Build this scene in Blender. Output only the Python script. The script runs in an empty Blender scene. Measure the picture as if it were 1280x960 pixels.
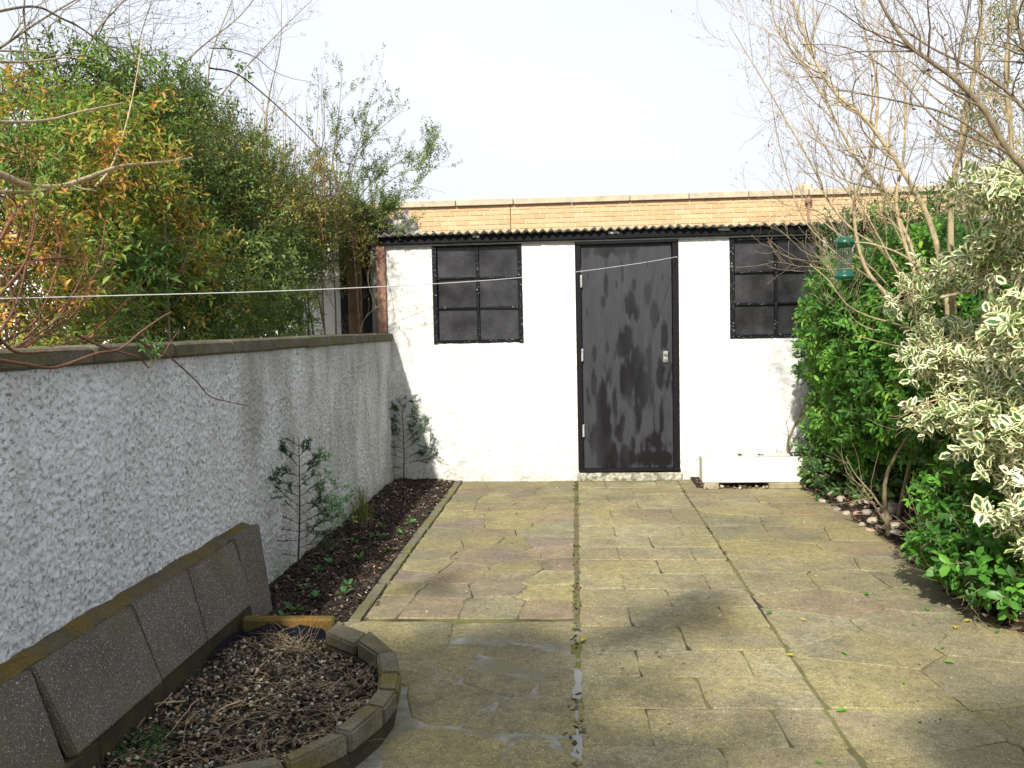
import bpy, bmesh, math, random
import numpy as np
from mathutils import Vector, Matrix
from mathutils.bvhtree import BVHTree
R = random.Random(7)
NR = np.random.default_rng(11)
SC = bpy.context.scene
COL = SC.collection

# ------------------------------------------------------------------ camera
W0, H0, F0 = 1280, 960, 1120.0
EYE = np.array([0, 0, 1.37])
def _basis(vx=720, vy=407, roll=0.0165):
    d = np.array([(vx-640)/F0, -(vy-480)/F0, -1.0]); d /= np.linalg.norm(d)
    u = np.array([-math.sin(roll), math.cos(roll), 0.]); u = u-d*(u@d); u /= np.linalg.norm(u)
    return np.stack([np.cross(d, u), d, u], 1)
CM = _basis()
def P(px, py, **k):
    """a point of the place seen at a spot of the photograph, on the world plane x=, y= or z="""
    d = CM.T @ np.array([(px-640)/F0, -(py-480)/F0, -1.0])
    (a, v), = k.items(); i = 'xyz'.index(a); t = (v-EYE[i])/d[i]
    return EYE+d*t
def proj(p):
    c = (np.asarray(p)-EYE) @ CM.T
    return 640+F0*c[..., 0]/-c[..., 2], 480-F0*c[..., 1]/-c[..., 2], -c[..., 2]
cd = bpy.data.cameras.new('camera'); cam = bpy.data.objects.new('camera', cd); COL.objects.link(cam)
cd.sensor_width = 36; cd.lens = 36*F0/W0; cd.clip_start = 0.05; cd.clip_end = 1000
mw = Matrix.Identity(4)
for i in range(3):
    for j in range(3): mw[i][j] = CM.T[i][j]
mw[0][3], mw[1][3], mw[2][3] = EYE
cam.matrix_world = mw
SC.camera = cam

# ------------------------------------------------------------------ light
SUN_EL, SUN_AZ = math.radians(38), math.radians(13)      # sun behind the camera to the left
to_sun = Vector((-math.sin(SUN_AZ)*math.cos(SUN_EL), -math.cos(SUN_AZ)*math.cos(SUN_EL), math.sin(SUN_EL)))
sd = bpy.data.lights.new('sun', 'SUN'); sd.energy = 5.0; sd.angle = math.radians(1.6); sd.color = (1.0, 0.95, 0.86)
sun = bpy.data.objects.new('sun', sd); COL.objects.link(sun)
sun.rotation_euler = to_sun.to_track_quat('Z', 'Y').to_euler(); sun.location = (-5, -6, 8)
wd = bpy.data.worlds.new('World'); SC.world = wd; wd.use_nodes = True
nt = wd.node_tree; bg = nt.nodes['Background']
sky = nt.nodes.new('ShaderNodeTexSky'); sky.sky_type = 'NISHITA'; sky.sun_disc = False
sky.sun_elevation = SUN_EL; sky.sun_rotation = math.atan2(to_sun.x, to_sun.y) % (2*math.pi)
sky.air_density = 1.3; sky.dust_density = 3.0
tc = nt.nodes.new('ShaderNodeTexCoord'); cn = nt.nodes.new('ShaderNodeTexNoise')
cn.inputs['Scale'].default_value = 1.6; cn.inputs['Detail'].default_value = 5; cn.inputs['Roughness'].default_value = .5
mp = nt.nodes.new('ShaderNodeMapping'); mp.inputs['Scale'].default_value = (1, 1, 2.2)
cr = nt.nodes.new('ShaderNodeMapRange'); cr.inputs['From Min'].default_value = .3; cr.inputs['From Max'].default_value = .7
cr.inputs['To Min'].default_value = .72; cr.inputs['To Max'].default_value = 1.0
mx = nt.nodes.new('ShaderNodeMix'); mx.data_type = 'RGBA'; mx.inputs['B'].default_value = (6.85, 7.1, 7.95, 1)
nt.links.new(tc.outputs['Generated'], mp.inputs['Vector']); nt.links.new(mp.outputs[0], cn.inputs['Vector'])
nt.links.new(cn.outputs['Fac'], cr.inputs['Value']); nt.links.new(cr.outputs[0], mx.inputs['Factor'])
nt.links.new(sky.outputs[0], mx.inputs['A']); nt.links.new(mx.outputs['Result'], bg.inputs['Color'])
bg.inputs['Strength'].default_value = 0.1
vs = SC.view_settings; vs.view_transform = 'Standard'; vs.look = 'None'; vs.gamma = 1; vs.exposure = 0.55

ORD = 'first second third fourth fifth sixth seventh eighth ninth tenth eleventh twelfth thirteenth fourteenth fifteenth sixteenth seventeenth eighteenth nineteenth twentieth'.split()+['twenty-'+w_ for w_ in 'first second third fourth fifth sixth seventh eighth ninth'.split()]
# ------------------------------------------------------------------ noise
def vnoise(p, scale, seed=0):
    """smooth value noise in 0..1 at points p (n,3)"""
    p = np.asarray(p, float)/scale; i = np.floor(p).astype(np.int64); f = p-i; f = f*f*(3-2*f)
    def h(a):
        n = (a[:, 0]*73856093) ^ (a[:, 1]*19349663) ^ (a[:, 2]*83492791) ^ (seed*2654435761 & 0xffffffff)
        n &= 0x7fffffff; n = (n ^ (n >> 13))*1274126177 & 0x7fffffff; n = (n ^ (n >> 16))*668265263 & 0x7fffffff
        return (n & 0xffff)/65535.
    out = 0
    for dx in (0, 1):
        for dy in (0, 1):
            for dz in (0, 1):
                w = (f[:, 0] if dx else 1-f[:, 0])*(f[:, 1] if dy else 1-f[:, 1])*(f[:, 2] if dz else 1-f[:, 2])
                out = out+w*h(i+np.array([dx, dy, dz]))
    return out
def fbm(p, scale, seed=0, oct=3):
    s = 0; a = 1; t = 0
    for k in range(oct): s = s+a*vnoise(p, scale/2**k, seed+k*7); t += a; a *= .55
    return s/t

# ------------------------------------------------------------------ objects
def link(o, parent=None, label=None, cat=None, group=None, kind=None):
    COL.objects.link(o)
    if parent is not None:
        o.parent = parent; o.matrix_parent_inverse = Matrix.Translation(-Vector(parent.location))
    if label: o['label'] = label
    if cat: o['category'] = cat
    if group: o['group'] = group
    if kind: o['kind'] = kind
    return o
def thing(name, loc, label=None, cat=None, group=None, kind=None):
    o = bpy.data.objects.new(name, None); o.location = loc; o.empty_display_size = .1
    return link(o, None, label, cat, group, kind)
def put(name, me, parent=None, **k):
    o = bpy.data.objects.new(name, me)
    if name == 'twigs': k['kind'] = 'stuff'
    return link(o, parent, **k)
def mesh(name, V, F, mat, smooth=False, attrs=None):
    me = bpy.data.meshes.new(name)
    V = np.asarray(V, dtype=np.float32).reshape(-1, 3)
    if isinstance(F, np.ndarray):
        n, k = F.shape
        me.vertices.add(len(V)); me.vertices.foreach_set('co', V.ravel())
        me.loops.add(n*k); me.loops.foreach_set('vertex_index', F.astype(np.int32).ravel())
        me.polygons.add(n); me.polygons.foreach_set('loop_start', np.arange(0, n*k, k, dtype=np.int32))
        me.polygons.foreach_set('loop_total', np.full(n, k, dtype=np.int32))
        me.update(calc_edges=True)
    else:
        me.from_pydata([tuple(map(float, v)) for v in V], [], [list(map(int, f)) for f in F]); me.update()
    if attrs:
        for an, av in attrs.items():
            av = np.asarray(av, dtype=np.float32)
            if av.ndim == 1:
                a = me.attributes.new(an, 'FLOAT', 'POINT'); a.data.foreach_set('value', av)
            else:
                a = me.attributes.new(an, 'FLOAT_COLOR', 'POINT'); a.data.foreach_set('color', np.c_[av, np.ones(len(av))].astype(np.float32).ravel())
    if smooth: me.polygons.foreach_set('use_smooth', np.ones(len(me.polygons), dtype=bool))
    me.materials.append(mat)
    return me
class MB:
    """collects pieces into one mesh"""
    def __init__(s): s.V = []; s.F = []
    def add(s, V, F):
        o = len(s.V); s.V += [tuple(v) for v in V]; s.F += [[i+o for i in f] for f in F]; return s
    def box(s, a, b, jit=0):
        (x0, y0, z0), (x1, y1, z1) = a, b
        V = [(x, y, z) for z in (z0, z1) for x, y in ((x0, y0), (x1, y0), (x1, y1), (x0, y1))]
        if jit: V = [tuple(c+R.uniform(-jit, jit) for c in v) for v in V]
        return s.add(V, [(0, 3, 2, 1), (4, 5, 6, 7), (0, 1, 5, 4), (1, 2, 6, 5), (2, 3, 7, 6), (3, 0, 4, 7)])
    def tube(s, pts, rad, n=6, cap=True):
        V, F = tube_np(pts, rad, n); s.add(V, F)
        if cap:
            o = len(s.V)-len(V); s.F.append([o+i for i in range(n)][::-1]); s.F.append([o+len(V)-n+i for i in range(n)])
        return s
    def lathe(s, prof, c, n=20):
        V = [(c[0]+r*math.cos(2*math.pi*k/n), c[1]+r*math.sin(2*math.pi*k/n), c[2]+z) for r, z in prof for k in range(n)]
        F = [(j*n+k, j*n+(k+1) % n, (j+1)*n+(k+1) % n, (j+1)*n+k) for j in range(len(prof)-1) for k in range(n)]
        return s.add(V, F)
    def mesh(s, name, mat, bevel=0, smooth=False, seg=1):
        me = mesh(name, s.V, s.F, mat, smooth)
        if bevel:
            bm = bmesh.new(); bm.from_mesh(me)
            bmesh.ops.bevel(bm, geom=bm.edges[:], offset=bevel, segments=seg, affect='EDGES', clamp_overlap=True)
            bm.to_mesh(me); bm.free()
        return me
def bx(name, a, b, mat, parent=None, bevel=.003, jit=0, **k):
    return put(name, MB().box(a, b, jit).mesh(name, mat, bevel), parent, **k)
def tube_np(pts, rad, n=5):
    pts = np.asarray(pts, float); m = len(pts)
    rad = np.broadcast_to(np.asarray(rad, float), (m,)) if np.ndim(rad) else np.full(m, rad)
    t = np.gradient(pts, axis=0); t /= np.linalg.norm(t, axis=1)[:, None]+1e-9
    a = np.cross(t, [0.31, 0.17, 0.93]); bad = np.linalg.norm(a, axis=1) < .1
    a[bad] = np.cross(t[bad], [1, 0, 0]); a /= np.linalg.norm(a, axis=1)[:, None]; b = np.cross(t, a)
    th = np.arange(n)*2*math.pi/n
    V = pts[:, None]+rad[:, None, None]*(np.cos(th)[None, :, None]*a[:, None]+np.sin(th)[None, :, None]*b[:, None])
    i = np.arange(m-1)[:, None]*n; k = np.arange(n)[None]; k2 = (k+1) % n
    F = np.stack([i+k, i+k2, i+n+k2, i+n+k], -1).reshape(-1, 4)
    return V.reshape(-1, 3), F
def tubes_mesh(name, lines, mat, thin=.003):
    VV, FF, rn, o = [], [], [], 0
    for pts, rad in lines:
        r0 = float(np.max(rad)); n = 3 if r0 < thin else (5 if r0 < .012 else 8)
        V, F = tube_np(pts, rad, n); VV.append(V); FF.append(F+o); o += len(V); rn.append(np.full(len(V), R.random()))
    return mesh(name, np.concatenate(VV), np.concatenate(FF), mat, True, {'rnd': np.concatenate(rn)})
def spline(ctrl, per=6):
    c = [np.asarray(p, float) for p in ctrl]
    c = [2*c[0]-c[1]]+c+[2*c[-1]-c[-2]]; out = []
    for i in range(1, len(c)-2):
        for k in range(per):
            t = k/per
            out.append(.5*((2*c[i])+(-c[i-1]+c[i+1])*t+(2*c[i-1]-5*c[i]+4*c[i+1]-c[i+2])*t*t+(-c[i-1]+3*c[i]-3*c[i+1]+c[i+2])*t**3))
    out.append(c[-2]); return np.array(out)

# ------------------------------------------------------------------ materials
def lnk(nt, a, b): nt.links.new(a, b)
class Mat:
    def __init__(s, name, rough=.8, spec=.3):
        s.m = bpy.data.materials.new(name); s.m.use_nodes = True; s.nt = s.m.node_tree
        s.b = s.nt.nodes['Principled BSDF']; s.b.inputs['Roughness'].default_value = rough
        s.b.inputs['Specular IOR Level'].default_value = spec; s.bn = None
        s.pos = s.nt.nodes.new('ShaderNodeNewGeometry').outputs['Position']
    def n(s, t, **k):
        x = s.nt.nodes.new(t)
        for a, v in k.items():
            if hasattr(x, a) and not (a in x.inputs): setattr(x, a, v)
            else: s.set(x, a, v)
        return x
    def set(s, x, a, v):
        if isinstance(v, bpy.types.NodeSocket): s.nt.links.new(v, x.inputs[a])
        else: x.inputs[a].default_value = v
    def noise(s, scale, detail=4, rough=.55, vec=None, sc=None, off=0):
        v = vec or s.pos
        if sc or off:
            mp = s.nt.nodes.new('ShaderNodeMapping'); s.nt.links.new(v, mp.inputs[0])
            mp.inputs['Scale'].default_value = sc or (1, 1, 1); mp.inputs['Location'].default_value = (off, off*1.3, off*.7); v = mp.outputs[0]
        x = s.nt.nodes.new('ShaderNodeTexNoise'); x.inputs['Scale'].default_value = scale
        x.inputs['Detail'].default_value = detail; x.inputs['Roughness'].default_value = rough
        s.nt.links.new(v, x.inputs['Vector']); return x.outputs['Fac']
    def vor(s, scale, feature='F1', out='Distance', vec=None):
        x = s.nt.nodes.new('ShaderNodeTexVoronoi'); x.feature = feature; x.inputs['Scale'].default_value = scale
        s.nt.links.new(vec or s.pos, x.inputs['Vector']); return x.outputs[out]
    def rng(s, v, a, b, c=0., d=1.):
        x = s.nt.nodes.new('ShaderNodeMapRange'); s.nt.links.new(v, x.inputs['Value'])
        x.inputs['From Min'].default_value = a; x.inputs['From Max'].default_value = b
        x.inputs['To Min'].default_value = c; x.inputs['To Max'].default_value = d; return x.outputs[0]
    def math(s, op, a, b=0.):
        x = s.nt.nodes.new('ShaderNodeMath'); x.operation = op
        for i, v in enumerate((a, b)):
            if isinstance(v, bpy.types.NodeSocket): s.nt.links.new(v, x.inputs[i])
            else: x.inputs[i].default_value = v
        return x.outputs[0]
    def mix(s, f, a, b, blend='MIX'):
        x = s.nt.nodes.new('ShaderNodeMix'); x.data_type = 'RGBA'; x.blend_type = blend
        for k, v in (('Factor', f), ('A', a), ('B', b)):
            if isinstance(v, bpy.types.NodeSocket): s.nt.links.new(v, x.inputs[k])
            else: x.inputs[k].default_value = v if k == 'Factor' else (*v, 1)
        return x.outputs['Result']
    def ramp(s, f, stops):
        x = s.nt.nodes.new('ShaderNodeValToRGB'); s.nt.links.new(f, x.inputs[0]); e = x.color_ramp.elements
        while len(e) > 1: e.remove(e[-1])
        e[0].position = stops[0][0]; e[0].color = (*stops[0][1], 1)
        for p, c in stops[1:]:
            q = e.new(p); q.color = (*c, 1)
        return x.outputs[0]
    def attr(s, name, out='Fac'):
        x = s.nt.nodes.new('ShaderNodeAttribute'); x.attribute_name = name; return x.outputs[out]
    def sep(s, ax):
        x = s.nt.nodes.new('ShaderNodeSeparateXYZ'); s.nt.links.new(s.pos, x.inputs[0]); return x.outputs[ax]
    def objcol(s): return s.nt.nodes.new('ShaderNodeObjectInfo').outputs['Color']
    def objrnd(s): return s.nt.nodes.new('ShaderNodeObjectInfo').outputs['Random']
    def col(s, c): s.set(s.b, 'Base Color', c if isinstance(c, bpy.types.NodeSocket) else (*c, 1)); return s
    def bump(s, h, dist=.01, strength=1.):
        x = s.nt.nodes.new('ShaderNodeBump'); x.inputs['Distance'].default_value = dist; x.inputs['Strength'].default_value = strength
        s.nt.links.new(h, x.inputs['Height'])
        if s.bn: s.nt.links.new(s.bn, x.inputs['Normal'])
        s.bn = x.outputs[0]; s.nt.links.new(s.bn, s.b.inputs['Normal']); return s
def leafmat(name, stops, rough=.4, trans=.35, tcol=None, vary=None, spec=.4):
    m = Mat(name, rough, spec); c = m.ramp(m.attr('rnd'), stops)
    if vary:
        e = m.attr('edge'); nz = m.noise(60, 2); e2 = m.math('ADD', m.math('ADD', e, m.rng(nz, .3, .7, -.25, .25)), m.rng(m.attr('rnd'), 0, 1, .12, -.35))
        f = m.rng(e2, .30, .42); c = m.mix(f, c, m.mix(m.rng(m.attr('rnd'), .2, .9), vary, (.60, .62, .26)))
    m.col(c)
    t = m.nt.nodes.new('ShaderNodeBsdfTranslucent')
    tc_ = m.mix(.5, c, tcol or (.25, .35, .03)); m.nt.links.new(tc_, t.inputs['Color'])
    mixs = m.nt.nodes.new('ShaderNodeMixShader'); mixs.inputs[0].default_value = trans
    m.nt.links.new(m.b.outputs[0], mixs.inputs[1]); m.nt.links.new(t.outputs[0], mixs.inputs[2])
    m.nt.links.new(mixs.outputs[0], m.nt.nodes['Material Output'].inputs['Surface']); return m.m
def bark(name, c0, c1, rough=.85):
    m = Mat(name, rough, .2); n = m.noise(38, 6, .7, sc=(1, 1, .5)); c = m.mix(m.rng(n, .38, .64), c0, c1)
    c = m.mix(m.rng(m.attr('rnd'), 0, 1, 0, .45), c, tuple(v*.55 for v in c0)); m.col(c).bump(n, .004, .6); return m.m

def m_roughcast(name, grime, base=(.74, .755, .76), clean=0.):
    m = Mat(name, .9, .2)
    z = m.sep(2); big = m.noise(1.3, 5, .6); st = m.noise(2.2, 5, .6, sc=(3.2, 3.2, .35), off=3)
    c = m.mix(m.rng(big, .35, .7), base, tuple(v*.84 for v in base))
    c = m.mix(m.rng(st, .5, .75, 0, grime*.55), c, (.36, .36, .31))
    sp = m.noise(52, 4, .75); sp2 = m.noise(3.5, 5, .65, off=5)
    spk = m.math('MULTIPLY', m.rng(sp, .535, .59), m.rng(sp2, .30, .58, .45, 1))
    c = m.mix(m.math('MULTIPLY', spk, .15+grime*.75), c, (.10, .105, .095))
    if grime > .5:
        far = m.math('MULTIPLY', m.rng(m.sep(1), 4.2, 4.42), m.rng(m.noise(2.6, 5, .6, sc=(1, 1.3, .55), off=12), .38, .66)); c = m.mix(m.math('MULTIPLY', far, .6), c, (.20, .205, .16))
    else:
        lf_ = m.math('MULTIPLY', m.rng(m.sep(0), .2, -1.3), m.rng(m.noise(4, 6, .7, off=9), .36, .62)); c = m.mix(m.math('MULTIPLY', lf_, .7), c, (.40, .405, .39))  # patchy grime, with the left end's soft shade painted in as grey
        lf2 = m.math('MULTIPLY', m.rng(m.sep(2), 1.0, .1), m.rng(m.noise(30, 5, .75, off=9), .5, .66)); c = m.mix(m.math('MULTIPLY', lf2, .75), c, (.26, .26, .18))
    zz = m.math('ADD', z, m.rng(m.noise(7, 4), .3, .7, -.12, .12))
    c = m.mix(m.rng(zz, .0, .22, .55 if grime > .5 else .35, 0), c, (.30, .31, .20))
    zt = m.rng(zz, 1.12, 1.3, 0, grime*.5); c = m.mix(zt, c, (.3, .31, .27))
    m.col(c)
    m.bump(m.noise(60, 4, .7), .008, .9 if grime > .5 else .6); return m.m
M_WALL_L = m_roughcast('weathered_roughcast', .8, (.68, .70, .705))
M_WALL_S = m_roughcast('white_roughcast', .18, (.80, .80, .775))
def m_flat(name, c, rough=.7, var=.15, sc=20, bump=.002, spec=.3, metal=0):
    m = Mat(name, rough, spec); n = m.noise(sc, 5)
    m.col(m.mix(m.rng(n, .3, .7), tuple(min(1, v*(1+var)) for v in c), tuple(v*(1-var) for v in c)))
    m.b.inputs['Metallic'].default_value = metal
    if bump: m.bump(m.noise(sc*4, 4), bump, .6)
    return m.m
def m_slab(name, moss=.6, speck=.5):
    m = Mat(name, .92, .15); oc = m.objcol()
    off = m.n('ShaderNodeVectorMath', operation='ADD'); sc_ = m.n('ShaderNodeCombineXYZ'); k_ = m.math('MULTIPLY', m.objrnd(), 53.)
    for a_ in 'XYZ': m.set(sc_, a_, k_)
    m.nt.links.new(m.pos, off.inputs[0]); m.nt.links.new(sc_.outputs[0], off.inputs[1]); pv = off.outputs[0]
    big = m.noise(.9, 6, .65); mid = m.noise(6, 7, .72, vec=pv); fine = m.noise(150, 3, .7, vec=pv); med = m.noise(34, 5, .75, vec=pv)
    c = m.mix(.25 if moss > .6 else .0, oc, (.35, .31, .17)); hv = m.n('ShaderNodeHueSaturation'); m.set(hv, 'Color', c); m.set(hv, 'Value', m.rng(m.objrnd(), 0, 1, .95, 1.35)); c = hv.outputs[0]
    c = m.mix(m.rng(mid, .38, .64, .0, .75), c, m.mix(.75, oc, (.10, .092, .06)))
    gr = m.noise(2.1, 7, .7, off=8)
    c = m.mix(m.rng(gr, .40, .62, 0, moss), c, (.41, .34, .13))
    c = m.mix(m.rng(big, .46, .66, 0, .6), c, (.125, .115, .08))
    pk = m.noise(1.7, 5, .65, off=21); c = m.mix(m.rng(pk, .55, .68, 0, .45), c, (.26, .175, .125))
    c = m.mix(m.rng(med, .42, .68, 0, .6), c, (.10, .088, .055))
    c = m.mix(m.rng(fine, .38, .68, 0, .65), c, (.055, .052, .035))
    lt = m.noise(90, 3, .7, off=14); c = m.mix(m.rng(lt, .58, .72, 0, .5), c, (.40, .37, .25))
    sp = m.noise(120, 1, .5, off=4); c = m.mix(m.rng(sp, .68, .72, 0, speck), c, (.62, .60, .52))
    st = m.noise(16, 6, .75, off=11); c = m.mix(m.rng(st, .64, .72, 0, .4), c, (.45, .44, .35))
    m.col(c); m.bump(mid, .005, .4).bump(med, .003, .5).bump(fine, .0025, .8); return m.m
M_CONC = m_slab('mossy_concrete_slab', .72, .45)
M_STONE = m_slab('mossy_sandstone', .38, .2)
def m_soil(name, c0, c1, sc=60):
    m = Mat(name, .95, .1); n = m.noise(sc, 5, .7); v = m.vor(sc*.9)
    m.col(m.mix(m.rng(n, .3, .7), c0, c1)).bump(n, .02, .8).bump(v, .008, .6); return m.m
M_SOIL = m_soil('dark_soil', (.018, .012, .008), (.06, .042, .028))
M_GROUND = m_soil('garden_ground', (.05, .05, .02), (.10, .085, .05), 8)
def m_joint():
    m = Mat('mossy_joint', .95, .1); n = m.noise(25, 4); n2 = m.noise(3, 4, off=2)
    c = m.mix(m.rng(n, .35, .65), (.12, .11, .06), (.15, .15, .05)); c = m.mix(m.rng(n2, .5, .62), c, (.05, .04, .03))
    m.col(c).bump(n, .006, .7); return m.m
M_JOINT = m_joint()
def m_mortar():
    m = Mat('pale_mortar', .9, .2); n = m.noise(14, 5, .65); n2 = m.noise(5, 4, off=2)
    c = m.mix(m.rng(n, .35, .65), (.29, .285, .245), (.15, .145, .105)); c = m.mix(m.rng(n2, .45, .60), c, (.19, .175, .11))
    m.col(c).bump(n, .01, .6); return m.m
M_MORTAR = m_mortar()
M_MOSS = m_flat('moss', (.09, .12, .02), .95, .5, 60, .01)
def m_leanslab():
    m = Mat('grey_aggregate_slab', .95, .1); n = m.noise(5, 5, .6); f = m.noise(170, 2, .6); v = m.noise(210, 0, .5, off=6)
    c = m.mix(m.rng(n, .3, .7), (.165, .15, .125), (.105, .097, .08)); c = m.mix(m.rng(f, .4, .7, 0, .7), c, (.045, .04, .034))
    c = m.mix(m.rng(v, .70, .74), c, (.42, .40, .34)); c = m.mix(m.rng(m.noise(3, 4, off=9), .52, .7, 0, .5), c, (.12, .115, .05))
    m.col(c).bump(f, .002, .8); return m.m
M_LSLAB = m_leanslab()
def m_mossy(name, a, b, g, sc=9):
    m = Mat(name, .95, .1); n = m.noise(sc, 5, .65); n2 = m.noise(sc*.6, 5, .6, off=4); f = m.noise(120, 3, .6)
    c = m.mix(m.rng(n, .35, .65), a, b); c = m.mix(m.rng(n2, .46, .62, 0, .85), c, g)
    c = m.mix(m.rng(f, .4, .75, 0, .6 if max(a) < .7 else .08), c, (.03, .028, .02)); m.col(c).bump(f, .003, .8).bump(n, .006, .5); return m.m
M_LEDGE = m_mossy('mossy_ledge', (.12, .105, .065), (.07, .064, .042), (.15, .105, .025))
M_BLOCK = m_mossy('mossy_kerb_block', (.21, .19, .135), (.13, .12, .08), (.15, .13, .035))
M_PLINTH = m_mossy('dark_plinth', (.07, .062, .04), (.045, .04, .028), (.08, .07, .02))
M_RUSTKERB = m_mossy('orange_algae_kerb', (.25, .13, .03), (.12, .09, .03), (.09, .09, .03))
M_COPING = m_mossy('weathered_coping', (.17, .155, .12), (.09, .083, .062), (.13, .125, .055))
M_TRIM = m_mossy('paving_edging', (.19, .175, .12), (.13, .12, .08), (.16, .15, .05))
M_BLACK = m_flat('black_gloss_paint', (.006, .0055, .007), .6, .3, 30, .003, .15)
M_PUTTY = m_flat('cracked_pale_putty', (.35, .36, .34), .7, .4, 60, .004)
def m_bl():
    m = Mat('black_window_paint', .55, .15); n = m.noise(70, 3, .7, sc=(1, 1, 1)); n2 = m.noise(9, 3, off=3)
    f = m.math('MULTIPLY', m.rng(n, .60, .66), m.rng(n2, .42, .56)); m.col(m.mix(f, (.005, .005, .007), (.32, .34, .36))).bump(n, .003, .5); return m.m
M_FRAME = m_bl()
def m_glass():
    m = Mat('dusty_dark_glass', .12, .35); n = m.noise(4, 5, .6, off=2); d = m.noise(60, 3, .7)
    c = m.mix(m.rng(n, .35, .7), (.016, .0155, .017), (.05, .05, .054)); c = m.mix(m.rng(d, .66, .74, 0, .4), c, (.3, .3, .3))
    m.col(c); r = m.rng(n, .3, .7, .1, .35); m.set(m.b, 'Roughness', r); m.bump(m.noise(3, 2), .01, .15); return m.m
M_GLASS = m_glass()
def m_door():
    m = Mat('patchy_black_door_paint', .4, .3); a = m.attr('patch'); n = m.noise(18, 5, .6, sc=(1, 1, .3))
    c = m.mix(m.rng(n, .3, .7), (.037, .038, .044), (.028, .029, .034)); c = m.mix(m.rng(m.noise(9, 6, .7, sc=(2.4, 1, .22), off=4), .52, .66, 0, .35), c, (.010, .0095, .012)); c = m.mix(a, c, (.0045, .004, .0055)); 
    d = m.noise(120, 3, .7); c = m.mix(m.rng(d, .70, .76, 0, .35), c, (.25, .25, .25))
    m.col(c); m.set(m.b, 'Roughness', m.rng(a, 0, 1, .46, .38)); m.bump(m.noise(40, 4, .6, sc=(1, 1, .15)), .002, .5); return m.m
M_DOOR = m_door()
M_METAL = m_flat('worn_steel', (.55, .54, .5), .35, .2, 60, .001, .5, 1)
def m_brick():
    m = Mat('yellow_stock_brick', .85, .2); oc = m.objcol(); n = m.noise(30, 4, .6)
    m.col(m.mix(m.rng(n, .3, .7, 0, .35), oc, m.mix(.5, oc, (.42, .28, .15)))).bump(n, .003, .5); return m.m
M_BRICK = m_brick()
M_BMORTAR = m_flat('brick_mortar', (.58, .49, .36), .9, .1, 30)
M_PCOPE = m_flat('parapet_coping_stone', (.42, .36, .26), .85, .2, 6, .004)
def m_corr():
    m = Mat('corrugated_cement_sheet', .9, .2); n = m.noise(8, 5); c = m.mix(m.rng(n, .3, .7), (.26, .25, .22), (.12, .12, .10))
    c = m.mix(m.rng(m.noise(14, 3, off=5), .6, .7), c, (.35, .38, .3)); m.col(c).bump(n, .004, .5); return m.m
M_CORR = m_corr()
M_WHITEP = m_flat('white_paint', (.82, .81, .77), .55, .04, 10, .001)
M_TROUGH = m_mossy('grubby_white_trough', (.78, .77, .72), (.70, .68, .62), (.55, .54, .45), 5)
M_TIMBER = m_flat('brown_timber', (.16, .095, .055), .8, .3, 14, .004)
M_RUST = m_flat('rusty_pipe_paint', (.23, .13, .09), .75, .35, 22, .003)
M_GREYP = m_flat('grey_board', (.33, .34, .33), .8, .15, 8, .002)
M_FELT = m_flat('black_roof_felt', (.03, .033, .036), .85, .3, 20, .004)
M_FEED = m_flat('green_plastic', (.004, .075, .042), .3, .1, 20, 0, .5)
M_MESH = m_flat('feeder_wire', (.10, .11, .10), .5, .2, 30, 0, .5, .6)
M_LINE = m_flat('plastic_cord', (.62, .62, .60), .5, .05, 30, 0)
M_PLASTIC = m_flat('black_liner', (.012, .014, .022), .3, .3, 20, .004, .5)
M_STRAW = m_flat('dry_straw', (.36, .27, .17), .8, .4, 40, 0)
def m_vcol(name, rough=.8, bumpsc=90):
    m = Mat(name, rough, .25); c = m.attr('col', 'Color'); n = m.noise(bumpsc, 3); m.col(m.mix(m.rng(n, .3, .7, 0, .4), c, m.mix(.5, c, (.02, .02, .015)))).bump(n, .002, .5); return m.m
M_VCOL = m_vcol('natural_litter')
def m_ocol(name, rough=.8):
    m = Mat(name, rough, .25); c = m.objcol(); n = m.noise(40, 4); m.col(m.mix(m.rng(n, .3, .7, 0, .6), c, m.mix(.6, c, (.10, .09, .06)))).bump(n, .003, .6); return m.m
M_OCOL = m_ocol('rounded_stone')
B_PALE = bark('pale_bark', (.50, .41, .25), (.24, .18, .10))
B_GREY = bark('grey_brown_bark', (.27, .215, .13), (.11, .085, .055))
B_RED = bark('red_brown_bark', (.21, .10, .06), (.12, .06, .04))
B_DARK = bark('dark_bark', (.075, .06, .045), (.04, .032, .025))
L_GLOSS = leafmat('glossy_green_leaf', [(0, (0.0253, 0.0862, 0.0161)), (0.45, (0.0747, 0.23, 0.0299)), (0.8, (0.161, 0.391, 0.046)), (1, (0.322, 0.529, 0.069))], 0.42, .35, spec=.3)
L_HEDGE = leafmat('small_dark_leaf', [(0, (0.0367, 0.0798, 0.0287)), (0.4, (0.0917, 0.1668, 0.0457)), (0.75, (0.2001, 0.2755, 0.0653)), (1, (0.4669, 0.4205, 0.0914))], .42, .4)
L_OLIVE = leafmat('olive_leaf', [(0, (0.0625, 0.1063, 0.0312)), (0.4, (0.15, 0.2, 0.0562)), (0.75, (0.275, 0.2875, 0.075)), (1, (0.525, 0.4125, 0.075))], .5, .4)
L_ORANGE = leafmat('bronze_leaf', [(0, (0.0378, 0.12, 0.024)), (0.4, (0.1134, 0.252, 0.042)), (0.7, (0.252, 0.36, 0.054)), (0.86, (0.5292, 0.396, 0.06)), (1, (0.5796, 0.252, 0.06))], .45, .45, (.32, .38, .04))
L_YELLOW = leafmat('yellow_petal', [(0, (.55, .38, .02)), (1, (.75, .6, .05))], .6, .45, (.8, .6, .05))
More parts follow.
